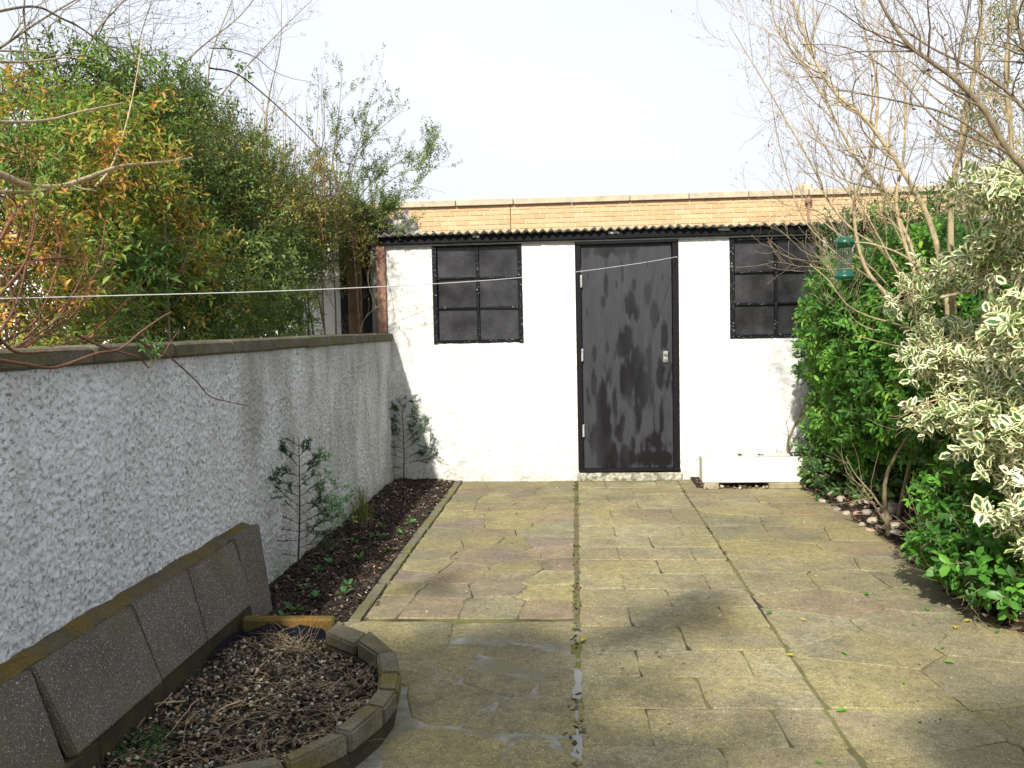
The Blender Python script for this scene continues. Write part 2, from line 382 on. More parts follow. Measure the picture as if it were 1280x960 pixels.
L_VAR = leafmat('variegated_leaf', [(0, (.02, .065, .02)), (.6, (.045, .12, .035)), (1, (.12, .2, .05))], .38, .22, (.75, .76, .38), (.86, .84, .56), spec=.45)
L_IVY = leafmat('trailing_leaf', [(0, (.016, .055, .015)), (.5, (.05, .14, .03)), (1, (.15, .27, .05))], .4, .3)
L_CONIFER = leafmat('conifer_scale', [(0, (0.0196, 0.056, 0.0252)), (0.5, (0.042, 0.105, 0.042)), (0.85, (0.098, 0.182, 0.049)), (1, (0.154, 0.238, 0.049))], .6, .15)
L_LIME = leafmat('lime_conifer_scale', [(0, (0.072, 0.144, 0.012)), (1, (0.24, 0.36, 0.036))], .6, .25)
L_WEED = leafmat('weed_leaf', [(0, (.03, .10, .03)), (1, (.10, .24, .06))], .5, .35)
L_RUSTY = leafmat('dead_conifer_scale', [(0, (.12, .05, .02)), (1, (.2, .09, .04))], .7, .1)

# ------------------------------------------------------------------ ground
put('ground', mesh('ground', [(-60, -30, -.16), (60, -30, -.16), (60, 90, -.16), (-60, 90, -.16)], [(0, 1, 2, 3)], M_GROUND), kind='structure')

# paving: bed sheet + every slab a child
XK0, XK1 = -1.085, -1.035      # edging strip
XS = -0.03                     # centre seam
XR = 0.858                     # right seam
EDGE = [(2.0, 1.95), (2.745, 1.98), (3.945, 1.91), (4.42, 1.85), (5.35, 1.90), (6.49, 1.92), (7.1, 1.87), (7.44, 1.80), (7.9, 1.78)]
paving = bx('paving', (-1.04, 1.2, -.15), (2.05, 7.9, -.007), M_JOINT, kind='structure', bevel=0)
def slab(poly, mat, colr, top=0.0, inset=.005, bev=.006, th=.05, wob=.003, edge_n=3, bulge=True):
    """poly: CCW (x,y) convex-ish. a worn slab with rounded arris"""
    pts = []
    n = len(poly); cx = sum(p[0] for p in poly)/n; cy = sum(p[1] for p in poly)/n
    for i in range(n):
        a, b = poly[i], poly[(i+1) % n]; L = math.hypot(b[0]-a[0], b[1]-a[1]); k = max(1, min(6, int(L/.07)))
        for j in range(k):
            t = j/k
            if j == 0: t = .03
            x = a[0]+(b[0]-a[0])*t+R.uniform(-wob, wob); y = a[1]+(b[1]-a[1])*t+R.uniform(-wob, wob)
            d = math.hypot(x-cx, y-cy)+1e-6; s = (d-inset)/d; pts.append((cx+(x-cx)*s, cy+(y-cy)*s))
    tx, ty, tz = R.uniform(-.007, .007), R.uniform(-.007, .007), R.uniform(-.003, .0025)
    def z(x, y): return top+tz+(x-cx)*tx+(y-cy)*ty
    m = len(pts); V = []
    for x, y in pts: V.append((x, y, top-th))
    for x, y in pts: V.append((x, y, z(x, y)-bev*.8))
    for x, y in pts:
        d = math.hypot(x-cx, y-cy)+1e-6; s = max(.2, (d-bev*1.2)/d); V.append((cx+(x-cx)*s, cy+(y-cy)*s, z(x, y)))
    F = []
    for l in range(2):
        for i in range(m): F.append([l*m+i, l*m+(i+1) % m, (l+1)*m+(i+1) % m, (l+1)*m+i])
    F.append([2*m+i for i in range(m)])
    o = put('slab', mesh('slab', V, F, mat), paving); o.color = (*colr, 1); return o
def ccw(p):
    a = sum(p[i][0]*p[(i+1) % len(p)][1]-p[(i+1) % len(p)][0]*p[i][1] for i in range(len(p)))
    return p if a > 0 else p[::-1]
def clip(poly, nx, ny, c):
    out = []
    for i in range(len(poly)):
        a, b = poly[i], poly[(i+1) % len(poly)]; da, db = nx*a[0]+ny*a[1]-c, nx*b[0]+ny*b[1]-c
        if da <= 0: out.append(a)
        if (da < 0) != (db < 0) and da != db:
            t = da/(da-db); out.append((a[0]+(b[0]-a[0])*t, a[1]+(b[1]-a[1])*t))
    return out
def voronoi(rect, seeds):
    x0, y0, x1, y1 = rect; cells = []
    for i, s in enumerate(seeds):
        poly = [(x0, y0), (x1, y0), (x1, y1), (x0, y1)]
        for j, t in enumerate(seeds):
            if i == j or not poly: continue
            nx, ny = t[0]-s[0], t[1]-s[1]; poly = clip(poly, nx, ny, (t[0]**2+t[1]**2-s[0]**2-s[1]**2)/2)
        if len(poly) > 2: cells.append(poly)
    return cells
def conc(): 
    v = R.uniform(.88, 1.12); return (.34*v, .308*v, .195*v*R.uniform(.92, 1.08))
def sand():
    return R.choice([(.32, .25, .15), (.28, .235, .16), (.34, .30, .14), (.25, .235, .15), (.31, .22, .165), (.33, .28, .135), (.36, .32, .16), (.25, .20, .165)])
def scale_col(c, k): return tuple(v*k for v in c)
# middle panel: half-bonded concrete slabs
k = 0; y = 2.862-.2915*4
while y < 7.88:
    y1 = min(y+.2915, 7.895)
    xs = [-0.006, .23, .67, XR-.004] if (round((y-2.862)/.2915)) % 2 == 0 else [-0.006, .445, XR-.004]
    # rows seen in the photograph: joint at .45 for rows 3.16.., .23/.67 for 2.86..
    for a, b in zip(xs[:-1], xs[1:]):
        j = R.uniform(-.006, .006); slab([(a+j*(a > 0), y), (b, y), (b, y1), (a, y1)], M_CONC, conc(), inset=.0015, bev=.004, wob=.0022)
    y = y1
    if y1 > 7.8: break
# left panel, far half: crazy paving in mixed sandstone
seeds = [(-.98, 4.33), (-.74, 4.30), (-.42, 4.30), (-.15, 4.27)]
yy = 4.58; r = 0
while yy < 7.85:
    nn = R.choice([3, 4, 4])
    for q in range(nn): seeds.append((XK1+(-.035-XK1)*((q+.5+R.uniform(-.32, .32))/nn), yy+R.uniform(-.1, .1)))
    yy += R.uniform(.21, .33)
for c in voronoi((XK1+.004, 4.135, -.032, 7.893), seeds): slab(ccw(c), M_STONE, sand(), inset=.0015, bev=.004, wob=.005)
# left panel, near: traced pieces of broken concrete slab with pale mortar between
def c4(l): return ccw([tuple(P(540+x*.2083, 760+y*.2083, z=0)[:2]) for x, y in l])
NEAR = [
 [(255, 335), (290, 280), (350, 240), (470, 224), (580, 234), (700, 264), (785, 270), (690, 352), (590, 398), (430, 384)],
 [(235, 372), (430, 414), (585, 436), (610, 455), (545, 520), (460, 522), (370, 495), (200, 450)],
 [(705, 368), (862, 352), (864, 520), (625, 518), (660, 440)],
 [(745, 332), (800, 290), (860, 280), (860, 343)],
 [(428, 552), (866, 542), (870, 752), (640, 745), (372, 736)],
 [(55, 446), (180, 472), (368, 520), (380, 540), (268, 605), (145, 688), (-10, 678), (-110, 640), (-120, 470)],
 [(305, 632), (362, 628), (336, 724), (195, 703), (265, 648)],
 [(-10, 708), (150, 722), (340, 754), (484, 778), (345, 940), (200, 1100), (-300, 1100), (-260, 800)],
 [(505, 835), (545, 790), (640, 782), (690, 806), (600, 842), (480, 872)],
 [(440, 898), (600, 866), (690, 835), (760, 862), (868, 925), (895, 1010), (890, 1120), (250, 1120)],
 [(765, 790), (868, 782), (845, 848), (815, 850)],
 [(145, 95), (862, 84), (866, 210), (600, 207), (480, 205), (300, 206), (120, 212)],
 [(-560, 85), (120, 92), (100, 150), (-460, 160)],
 [(-420, 175), (95, 158), (105, 212), (20, 300), (-20, 440), (-160, 450), (-260, 380)],
 [(130, 224), (330, 226), (240, 290), (215, 350), (165, 430), (40, 425), (60, 310)],
]
for pz in NEAR: slab(c4(pz), M_CONC, scale_col(conc(), .72), inset=-.021, bev=.006, wob=.008)  # near slabs darkened in their colour to deepen the shade over them
# right panel: irregular courses out to the ragged edge
y = 2.0; seeds = []
while y < 7.9:
    nn = R.choice([2, 2, 3])
    for q in range(nn): seeds.append((XR+1.08*((q+.5+R.uniform(-.16, .16))/nn), y+R.uniform(-.05, .05)))
    y += R.uniform(.26, .42)
for c in voronoi((XR+.006, 1.7, 1.99, 7.893), seeds):
    slab(ccw(c), M_CONC, scale_col(R.choice([conc(), conc(), sand()]), 1.0), inset=.0012, bev=.004, wob=.004)
# mortar in the near joints and in the centre seam
P2 = lambda x, y, z: P(x, y, z=z)
put('mortar', mesh('mortar', [(-1.03, 1.3, -.003), (-.045, 1.3, -.003), (-.045, 3.88, -.003), (-1.03, 3.88, -.003)], [(0, 1, 2, 3)], M_MORTAR), paving)
n = 90; ys = np.linspace(1.3, 7.88, n); V = []
for i, yv in enumerate(ys): V += [(-.036+R.uniform(-.006, .003), yv, -.004+R.uniform(-.003, .004)), (-.02, yv, R.uniform(-.004, .003)), (-.002+R.uniform(-.003, .006), yv, -.004+R.uniform(-.003, .004))]
F = np.array([(i*3+j, i*3+j+1, i*3+j+4, i*3+j+3) for i in range(n-1) for j in range(2)])
def m_seam():
    m = Mat('seam_mortar_and_moss', .9, .2); n_ = m.noise(9, 5, .65); far = m.rng(m.math('ADD', m.sep(1), m.rng(n_, .2, .8, -.5, .5)), 3.6, 4.1)
    near = m.mix(m.rng(m.noise(3.3, 3, off=4), .50, .58), (.27, .28, .25), (.11, .12, .03))
    c = m.mix(far, near, m.mix(m.rng(n_, .4, .6), (.13, .12, .045), (.10, .08, .05))); m.col(c).bump(n_, .01, .7); return m.m
put('centre_joint', mesh('centre_joint', V, F, m_seam(), True), paving)
# edging strip beside the left border
for i in range(6):
    a = 4.06+i*.64; b = min(a+.636, 7.89)
    slab([(XK0-.01, a+.003), (XK1, a+.003), (XK1, b), (XK0-.01, b)], M_TRIM, (.2, .18, .12), top=.012, inset=.001, bev=.008, th=.09).name = 'edging_stone'

# ------------------------------------------------------------------ displaced soil sheets
def sheet(name, x0, x1, y0, y1, step, zf, mat, parent=None, inside=None, **k):
    nx, ny = int((x1-x0)/step)+1, int((y1-y0)/step)+1
    X, Y = np.meshgrid(np.linspace(x0, x1, nx), np.linspace(y0, y1, ny)); Pt = np.c_[X.ravel(), Y.ravel(), np.zeros(X.size)]
    Pt[:, 2] = zf(Pt)
    i = np.arange(ny-1)[:, None]*nx+np.arange(nx-1)[None]; F = np.stack([i, i+1, i+1+nx, i+nx], -1).reshape(-1, 4)
    if inside is not None: ok = inside(Pt); F = F[ok[F].all(1)]
    return put(name, mesh(name, Pt, F, mat, True), parent, **k)
sheet('soil_border', -1.66, XK0+.01, 3.72, 7.93, .02, lambda p: -.035+.05*fbm(p, .25, 3)+.02*fbm(p, .05, 5)+.03*np.clip((-1.3-p[:, 0])/.3, 0, 1), M_SOIL, kind='structure')
edge_x = lambda yv: np.interp(yv, [e[0] for e in EDGE], [e[1] for e in EDGE])
def zr(p):
    d = p[:, 0]-(edge_x(p[:, 1])+.10*(fbm(p, .22, 8)-.5)+.05*(fbm(p, .06, 18)-.5))
    return np.clip(d*.45, -.05, .055)+.10*np.clip(d-.15, 0, 1)+.02*(fbm(p, .07, 9)-.5)
sheet('soil_bank', 1.55, 3.3, 1.6, 7.93, .025, zr, M_SOIL, kind='structure')
sheet('soil_strip', .98, 2.2, 7.36, 7.93, .02, lambda p: np.clip((p[:, 1]-7.46-.07*(fbm(p, .1, 4)-.5))*.3, -.04, .02)+.015*(fbm(p, .05, 2)-.5), M_SOIL, kind='structure')

# ------------------------------------------------------------------ round bed with kerb blocks
RO = [tuple(P(x, y, z=.13)[:2]) for x, y in [(428, 783), (461, 786), (495, 813), (501, 841), (497, 862), (480, 884), (438, 917), (358, 953)]]
RI = [tuple(P(x, y, z=.13)[:2]) for x, y in [(428, 797), (445, 801), (471, 818), (474, 842), (471, 860), (456, 880), (415, 914), (351, 943)]]
RO[0] = (-1.06, 3.75); RI[0] = (-1.07, 3.60)
RO += [(-1.13, 2.27), (-1.33, 2.17)]; RI += [(-1.16, 2.39), (-1.36, 2.30)]
ring = thing('planting_ring', (-1.2, 3.0, 0), 'low curved kerb of mossy concrete blocks round the pebble bed', 'kerb')
for i in range(len(RO)-1):
    a, b, c, d = RO[i], RO[i+1], RI[i+1], RI[i]; g = .03
    lr = lambda p, q, t: (p[0]+(q[0]-p[0])*t, p[1]+(q[1]-p[1])*t)
    q = [lr(a, b, g), lr(b, a, g), lr(c, d, g), lr(d, c, g)]
    h = .13+R.uniform(-.005, .005)+(-.02 if i < 1 else 0); hs = [h+R.uniform(-.004, .004) for _ in q]
    m1 = [lr(q[0], q[1], .5), lr(q[2], q[3], .5)]
    V = [(x, y, .062) for x, y in q]+[(q[j][0], q[j][1], hs[j]) for j in range(4)]
    put('kerb_block', MB().add(V, [(0, 3, 2, 1), (4, 5, 6, 7), (0, 1, 5, 4), (1, 2, 6, 5), (2, 3, 7, 6), (3, 0, 4, 7)]).mesh('kerb_block', M_BLOCK, .009, seg=2), ring)
    cx, cy = -1.3, 2.95
    q2 = [lr(p, (cx, cy), .025) for p in (a, b)]+[c, d]
    V = [(x, y, -.02) for x, y in q2]+[(x, y, .058) for x, y in q2]
    put('footing_block', MB().add(V, [(0, 3, 2, 1), (4, 5, 6, 7), (0, 1, 5, 4), (1, 2, 6, 5), (2, 3, 7, 6), (3, 0, 4, 7)]).mesh('footing_block', M_PLINTH, .006), ring)
bx('rear_kerb', (-1.48, 3.735, -.03), (-1.066, 3.79, .125), M_RUSTKERB, ring, .01, .004, label='rear kerb stained with orange algae')
# liner and fill
RIN = np.array(RI)
def in_ring(p, grow=.03):
    poly = [(-1.5, 2.2)]+[tuple(c) for c in RI[::-1]]+[(-1.07, 3.73), (-1.5, 3.73)]
    x, y = p[:, 0], p[:, 1]; ok = np.zeros(len(p), bool); n = len(poly)
    cx, cy = -1.25, 2.95
    poly = [(cx+(a-cx)*(1+grow), cy+(b-cy)*(1+grow)) for a, b in poly]
    for i in range(n):
        (xa, ya), (xb, yb) = poly[i], poly[(i+1) % n]
        cond = (ya > y) != (yb > y); ok ^= cond & (x < (xb-xa)*(y-ya)/(yb-ya+1e-12)+xa)
    return ok
zbed = lambda p: -.002+.05*fbm(p, .22, 21)+.02*fbm(p, .05, 22)+.02*np.clip((-1.2-p[:, 0])/.3, 0, 1)
sheet('bed_soil', -1.5, -.6, 2.1, 3.76, .016, zbed, M_SOIL, kind='structure', inside=lambda p: in_ring(p, .05))
crumple = lambda p: p+.012*np.c_[fbm(p, .05, 1), fbm(p, .05, 2), fbm(p, .05, 3)]
def liner(path, z0, z1, name):
    path = spline(path, 8); V = []; m = 4
    for p in path:
        for j in range(m): V.append((p[0], p[1], z0+(z1-z0)*j/(m-1)))
    V = np.array(V); V += .03*(np.c_[vnoise(V, .06, 31), vnoise(V, .06, 32), vnoise(V, .05, 33)]-.5)
    F = np.array([(i*m+j, (i+1)*m+j, (i+1)*m+j+1, i*m+j+1) for i in range(len(path)-1) for j in range(m-1)])
    put(name, mesh(name, V, F, M_PLASTIC), None, label='crumpled black plastic liner at the back edge of the pebble bed', cat='liner')
liner([(-1.466, 3.38), (-1.468, 3.5), (-1.468, 3.64), (-1.38, 3.705), (-1.12, 3.70), (-1.07, 3.6)], -.01, .10, 'bed_liner')

# litter: chips, pebbles, straws joined as stuff
def scatter_pieces(name, pts, kinds, parent=None, label=None, cat=None):
    """pts (n,3); kinds list of (weight, base shape, size range, flat, colours)"""
    ico = bmesh.new(); bmesh.ops.create_icosphere(ico, subdivisions=1, radius=1); iv = np.array([v.co[:] for v in ico.verts]); iF = np.array([[v.index for v in f.verts] for f in ico.faces]); ico.free()
    chv = np.array([(-1, -.5, 0), (-.3, -.7, .1), (1, -.35, -.05), (.9, .4, .1), (-.2, .6, .25), (-1, .45, 0)], float)
    chv = np.r_[chv, chv*[.9, .85, 1]+[0, 0, .35]]; chF = np.array([(6, 7, 8), (6, 8, 9), (6, 9, 10), (6, 10, 11), (0, 1, 7), (0, 7, 6), (1, 2, 8), (1, 8, 7), (2, 3, 9), (2, 9, 8), (3, 4, 10), (3, 10, 9), (4, 5, 11), (4, 11, 10), (5, 0, 6), (5, 6, 11)])
    w = np.array([q[0] for q in kinds]); ch = NR.choice(len(kinds), len(pts), p=w/w.sum()); VV, FF, CC, o = [], [], [], 0
    for ki, (_, shp, (s0, s1), flat, cols) in enumerate(kinds):
        q = pts[ch == ki]; n_ = len(q)
        if not n_: continue
        bv, bF = (iv, iF) if shp == 'pebble' else (chv, chF)
        s = NR.uniform(s0, s1, n_)**1.0; an = NR.uniform(0, 6.28, n_); ti = NR.normal(0, .35, (n_, 2))
        sc = np.c_[s*NR.uniform(.7, 1.3, n_), s*NR.uniform(.5, 1., n_), s*flat*NR.uniform(.7, 1.2, n_)]
        v = bv[None]*sc[:, None]; 
        if shp == 'pebble': v = v*(1+.12*NR.standard_normal((n_, len(bv), 1)))
        v[..., 2] += v[..., 0]*ti[:, 0, None]+v[..., 1]*ti[:, 1, None]
        c, s_ = np.cos(an)[:, None], np.sin(an)[:, None]
        v = np.stack([v[..., 0]*c-v[..., 1]*s_, v[..., 0]*s_+v[..., 1]*c, v[..., 2]], -1)+q[:, None]
        cc = np.array(cols)[NR.integers(0, len(cols), n_)]*NR.uniform(.7, 1.25, (n_, 1))
        VV.append(v.reshape(-1, 3)); FF.append((bF[None]+(o+np.arange(n_)*len(bv))[:, None, None]).reshape(-1, 3)); CC.append(np.repeat(cc, len(bv), 0)); o += n_*len(bv)
    return put(name, mesh(name, np.concatenate(VV), np.concatenate(FF), M_VCOL, False, {'col': np.concatenate(CC)}), parent, kind='stuff', label=label, cat=cat)
BROWN = [(.035, .024, .016), (.07, .046, .03), (.11, .075, .05), (.025, .019, .015), (.015, .013, .011), (.05, .03, .02)]
PEB = [(.27, .20, .12), (.32, .25, .16), (.22, .20, .15), (.14, .12, .09), (.38, .32, .22), (.22, .14, .08), (.11, .105, .09), (.5, .47, .38)]
def rnd_in(n, x0, x1, y0, y1, zf, ok=None):
    p = np.c_[NR.uniform(x0, x1, n), NR.uniform(y0, y1, n), np.zeros(n)]
    if ok is not None: p = p[ok(p)]
    p[:, 2] = zf(p); return p
p = rnd_in(14000, -1.48, -.62, 2.15, 3.74, lambda p: zbed(p)+NR.uniform(.002, .02, len(p)), lambda p: in_ring(p, -.01))
scatter_pieces('pebble_mulch', p, [(3.2, 'pebble', (.004, .011), .65, PEB), (7, 'chip', (.004, .014), .5, [(a_*.85, b_, c_*.9) for a_, b_, c_ in BROWN]*2+[(.2, .15, .085), (.14, .095, .05)])], label='pebbles, bark and dead leaves filling the round bed', cat='mulch')
zb2 = lambda p: -.035+.05*fbm(p, .25, 3)+.02*fbm(p, .05, 5)+.03*np.clip((-1.3-p[:, 0])/.3, 0, 1)+NR.uniform(.0, .014, len(p))
p = rnd_in(24000, -1.62, -1.10, 3.8, 7.9, zb2)
scatter_pieces('bark_mulch', p, [(8, 'chip', (.004, .016), .5, [scale_col(c_, .62) for c_ in BROWN]+[(.06, .032, .022)]), (.4, 'pebble', (.004, .009), .6, PEB), (.35, 'chip', (.008, .018), .3, [(.4, .3, .2), (.3, .2, .12)])], label='dark bark chips and leaf litter in the left border', cat='mulch')
p = rnd_in(9000, 1.72, 2.6, 2.4, 7.6, lambda p: zr(p)+NR.uniform(0, .014, len(p)), lambda p: p[:, 0] > edge_x(p[:, 1])-.03+NR.exponential(.02, len(p))*-1+.0)
scatter_pieces('leaf_litter', p, [(8, 'chip', (.008, .024), .4, BROWN+[(.16, .08, .05), (.22, .14, .07)]), (.8, 'pebble', (.005, .012), .6, PEB)], label='brown leaf litter under the right hand shrubs', cat='leaf litter')
p = rnd_in(700, 1.0, 2.0, 7.40, 7.9, lambda p: .01+NR.uniform(0, .01, len(p)))
scatter_pieces('wall_foot_debris', p, [(5, 'chip', (.006, .02), .5, BROWN+[(.3, .25, .16)]), (3, 'pebble', (.005, .016), .6, PEB)], label='loose grit and leaves at the foot of the white wall by the trough', cat='debris')
p = rnd_in(1500, -1.0, 1.9, 2.3, 7.85, lambda p: np.full(len(p), .001), lambda p: (p[:, 0] > -.45) | (p[:, 1] > 4.0))
scatter_pieces('paving_grit', p[:650], [(5, 'pebble', (.002, .005), .5, PEB), (2, 'chip', (.003, .009), .3, [(.1, .07, .04), (.5, .5, .42), (.06, .05, .03)])], label='fine grit and crumbs scattered over the paving', cat='grit')
# debris along seams
ps = []
for x0, w, n_ in ((-.02, .012, 300), (XR, .006, 150), (XK1+.004, .01, 200)):
    q = np.c_[NR.normal(x0, w, n_), NR.uniform(2.4, 7.8, n_), np.full(n_, .001)]; q = q[(fbm(q, .35, 40) > .5)]
    if x0 < -1: q = q[q[:, 1] > 4.1]
    ps.append(q)
scatter_pieces('seam_moss', np.concatenate(ps), [(5, 'chip', (.004, .012), .7, [(.08, .10, .02), (.05, .05, .02), (.10, .13, .02)]), (3, 'chip', (.004, .012), .5, BROWN)], label='moss and crumbs caught in the long paving joints', cat='moss')
# straws and dead twigs over the pebbles
lines = []
def straw(x, y, z, L, a, r, el=.15):
    d = np.array([math.cos(a), math.sin(a), el]); pts = [np.array([x, y, z])]
    for k in range(6):
        d = d+np.array([R.uniform(-.35, .35), R.uniform(-.35, .35), R.uniform(-.3, .22)]); d /= np.linalg.norm(d)
        q = pts[-1]+d*L/6; q[2] = max(q[2], float(zbed(q[None])[0])+.008); pts.append(q)
    return np.array(pts), np.linspace(r, r*.4, 7)
for k in range(210):
    while True:
        x, y = R.uniform(-1.4, -.75), R.uniform(2.3, 3.65)
        if in_ring(np.array([[x, y, 0]]), -.1)[0]: break
    lines.append(straw(x, y, .06, R.uniform(.05, .2), R.uniform(0, 6.28), R.uniform(.0009, .002)))
for k in range(45): lines.append(straw(R.uniform(-1.35, -1.15), R.uniform(3.52, 3.66), .05, R.uniform(.1, .2), R.uniform(0, 6.28), .0012, .6))
for px, py in [(215, 870), (232, 880), (245, 880), (300, 880)]:
    q = P(px, py, z=.06); lines.append(straw(q[0], q[1], .07, .28, R.uniform(3.6, 5.2), .003))
for k in range(40): lines.append(straw(-.81+R.uniform(-.08, .02), R.uniform(2.75, 3.25), .06, R.uniform(.08, .18), R.uniform(0, 6.28), .0012, .4))
put('dead_stalks', tubes_mesh('dead_stalks', lines, M_STRAW), None, kind='stuff', label='dry straw coloured stalks lying over the pebbles', cat='stalks')

# ------------------------------------------------------------------ rough walls
def rough_wall(name, u0, u1, v0, v1, step, place, mat, parent, holes=(), amp=.006, seed=1, cell=.022):
    nu, nv = int((u1-u0)/step)+1, int((v1-v0)/step)+1
    U, Vv = np.meshgrid(np.linspace(u0, u1, nu), np.linspace(v0, v1, nv)); U = U.ravel(); Vv = Vv.ravel()
    for (a, b, c, d) in holes:      # snap the grid to the openings
        for arr, lo, hi, oth, e0, e1 in ((U, a, b, Vv, c, d), (Vv, c, d, U, a, b)):
            for e in (lo, hi):
                m = (np.abs(arr-e) < step*.5) & (oth > e0-step*2) & (oth < e1+step*2); arr[m] = e
    q = np.c_[U, Vv, np.zeros(len(U))]
    h = vnoise(q, cell, seed)*.65+.35*vnoise(q+3, cell*2.1, seed+5); h = np.clip((h-.36)*2.6, 0, 1); h2 = vnoise(q+7, cell*.5, seed+1); h3 = fbm(q, .35, seed+2)
    D = amp*(h*.9+h2*.5)+.012*(h3-.5)
    V = place(U, Vv, D)
    i = np.arange(nv-1)[:, None]*nu+np.arange(nu-1)[None]; F = np.stack([i, i+1, i+1+nu, i+nu], -1).reshape(-1, 4)
    cu, cv = U[F].mean(1), Vv[F].mean(1)
    for (a, b, c, d) in holes: k_ = ~((cu > a) & (cu < b) & (cv > c) & (cv < d)); F = F[k_]; cu = cu[k_]; cv = cv[k_]
    return put(name, mesh(name, V, F, mat, True), parent)
XW = -1.652
lw = thing('garden_wall', (XW, 4.5, 0), 'long weathered white roughcast garden wall with dark coping down the left side', 'wall')
bx('wall_core', (XW-.21, .5, -.14), (XW-.012, 8.3, 1.262), M_WALL_L, lw, 0)
rough_wall('render', .5, 7.925, -.1, 1.272, .0055, lambda u, v, d: np.c_[XW-.006+d, u, v], M_WALL_L, lw, amp=.0085, seed=5, cell=.0115)
y = .5
while y < 8.2:
    L = .61; bx('coping_stone', (XW-.25, y+.002, 1.272+R.uniform(-.003, .003)), (XW+.022+R.uniform(-.004, .004), min(y+L-.002, 8.3), 1.338+R.uniform(-.004, .004)), M_COPING, lw, .009, .003); y += L

# leaning slabs, ledge, plinth
tb = thing('slab_facing', (-1.48, 3.2, 0), 'row of grey concrete slabs leaning on a mossy ledge against the white wall', 'slab facing')
nn = 40; V = []
for i in range(nn):
    yv = 1.7+(4.24-1.7)*i/(nn-1); a = R.uniform(-.008, .008)
    V += [(XW, yv, .1), (XW, yv, .444+R.uniform(-.006, .006)), (-1.62, yv, .436+R.uniform(-.005, .005)), (-1.590+a, yv, .418+R.uniform(-.004, .004)), (-1.588+a, yv, .1)]
F = [(i*5+j, (i+1)*5+j, (i+1)*5+j+1, i*5+j+1) for i in range(nn-1) for j in range(4)]+[(0, 1, 2, 3, 4), tuple(5*(nn-1)+j for j in (4, 3, 2, 1, 0))]
put('ledge', mesh('ledge', V, F, M_LEDGE), tb)
def lean(y0, y1, xt, xb, zt, zb, yb0=None, yb1=None, th=.042):
    yb0 = y0 if yb0 is None else yb0; yb1 = y1 if yb1 is None else yb1
    o = Vector((zt-zb, 0, xb-xt)).normalized()*th
    A = [(xb, yb0, zb), (xb, yb1, zb), (xt, y1, zt), (xt, y0, zt)]
    V = [(a-o.x, b, c-o.z) for a, b, c in A]+A
    put('facing_slab', MB().add(V, [(0, 3, 2, 1), (4, 5, 6, 7), (0, 1, 5, 4), (1, 2, 6, 5), (2, 3, 7, 6), (3, 0, 4, 7)]).mesh('facing_slab', M_LSLAB, .006, seg=2), tb)
lean(1.70, 2.406, -1.573, -1.478, .422, .11, None, 2.412)
lean(2.412, 2.98, -1.571, -1.468, .425, .15, 2.440, 2.985)
lean(2.988, 3.44, -1.572, -1.476, .428, .15, 2.992, 3.385)
lean(3.447, 3.93, -1.574, -1.475, .422, .15, 3.392, 3.90)
lean(3.938, 4.25, -1.568, -1.480, .434, -.03, 3.925, 4.17)
y = 1.7
while y < 3.9: bx('plinth_block', (-1.60, y+.003, -.05), (-1.487+R.uniform(-.006, .006), min(y+.44, 3.91)-.003, .14+R.uniform(-.004, .002)), M_PLINTH, tb, .009, .006); y += .44

# ------------------------------------------------------------------ shed
YB = 7.915
shed = thing('garden_shed', (1, YB, 0), 'long low white roughcast outbuilding with corrugated roof at the end of the garden', 'outbuilding')
SX0, SX1 = -1.675, 3.7
WIN = [(-1.255, -.470, 1.236, 2.118), (1.340, 2.115, 1.232, 2.105)]
DOOR = (.010, .885, .075, 2.12)
rough_wall('wall', SX0, SX1, -.02, 2.13, .0125, lambda u, v, d: np.c_[u, YB+.004-d, v], M_WALL_S, shed, [(a, b, c, d) for a, b, c, d in WIN]+[(DOOR[0], DOOR[1], -.03, 2.14)], amp=.007, seed=9)
def wallbox(a, b): bx('wall_masonry', a, b, M_WALL_S, shed, 0)
for a, b, z0, z1 in [(SX0, WIN[0][0], 0, 2.13), (WIN[0][0], WIN[0][1], 0, WIN[0][2]), (WIN[0][1], DOOR[0], 0, 2.13), (DOOR[1], WIN[1][0], 0, 2.13), (WIN[1][0], WIN[1][1], 0, WIN[1][2]), (WIN[1][1], SX1, 0, 2.13)]:
    wallbox((a, YB+.012, z0), (b, YB+.22, z1))
wallbox((DOOR[0], YB+.03, -.1), (DOOR[1], YB+.22, .07))
bx('back_wall', (SX0, YB+2.6, 0), (SX1, YB+2.8, 1.98), M_WALL_S, shed, 0)
bx('side_wall', (SX0, YB+.23, 0), (SX0+.2, YB+2.59, 1.98), M_WALL_S, shed, 0)
# rough concrete step below the door
o = bx('door_step', (DOOR[0]-.02, YB-.02, -.02), (DOOR[1]+.03, YB+.02, .068), m_mossy('flaking_step', (.62, .6, .5), (.22, .2, .15), (.12, .11, .07), 26), shed, .01, .006)
# fascia
bx('fascia', (SX0-.05, YB-.055, 2.116), (SX1, YB-.012, 2.182), M_BLACK, shed, .004, .002)
bx('wall_plate', (SX0+.01, YB-.03, 2.098), (SX1, YB+.02, 2.112), M_GREYP, shed, .002)
for x, w in [(.335, .045), (-.86, .03), (1.28, .05), (2.2, .04)]:
    bx('paint_patch', (x-w, YB-.062, 2.156), (x+w, YB-.056, 2.178), M_PUTTY, shed, .004, .003)
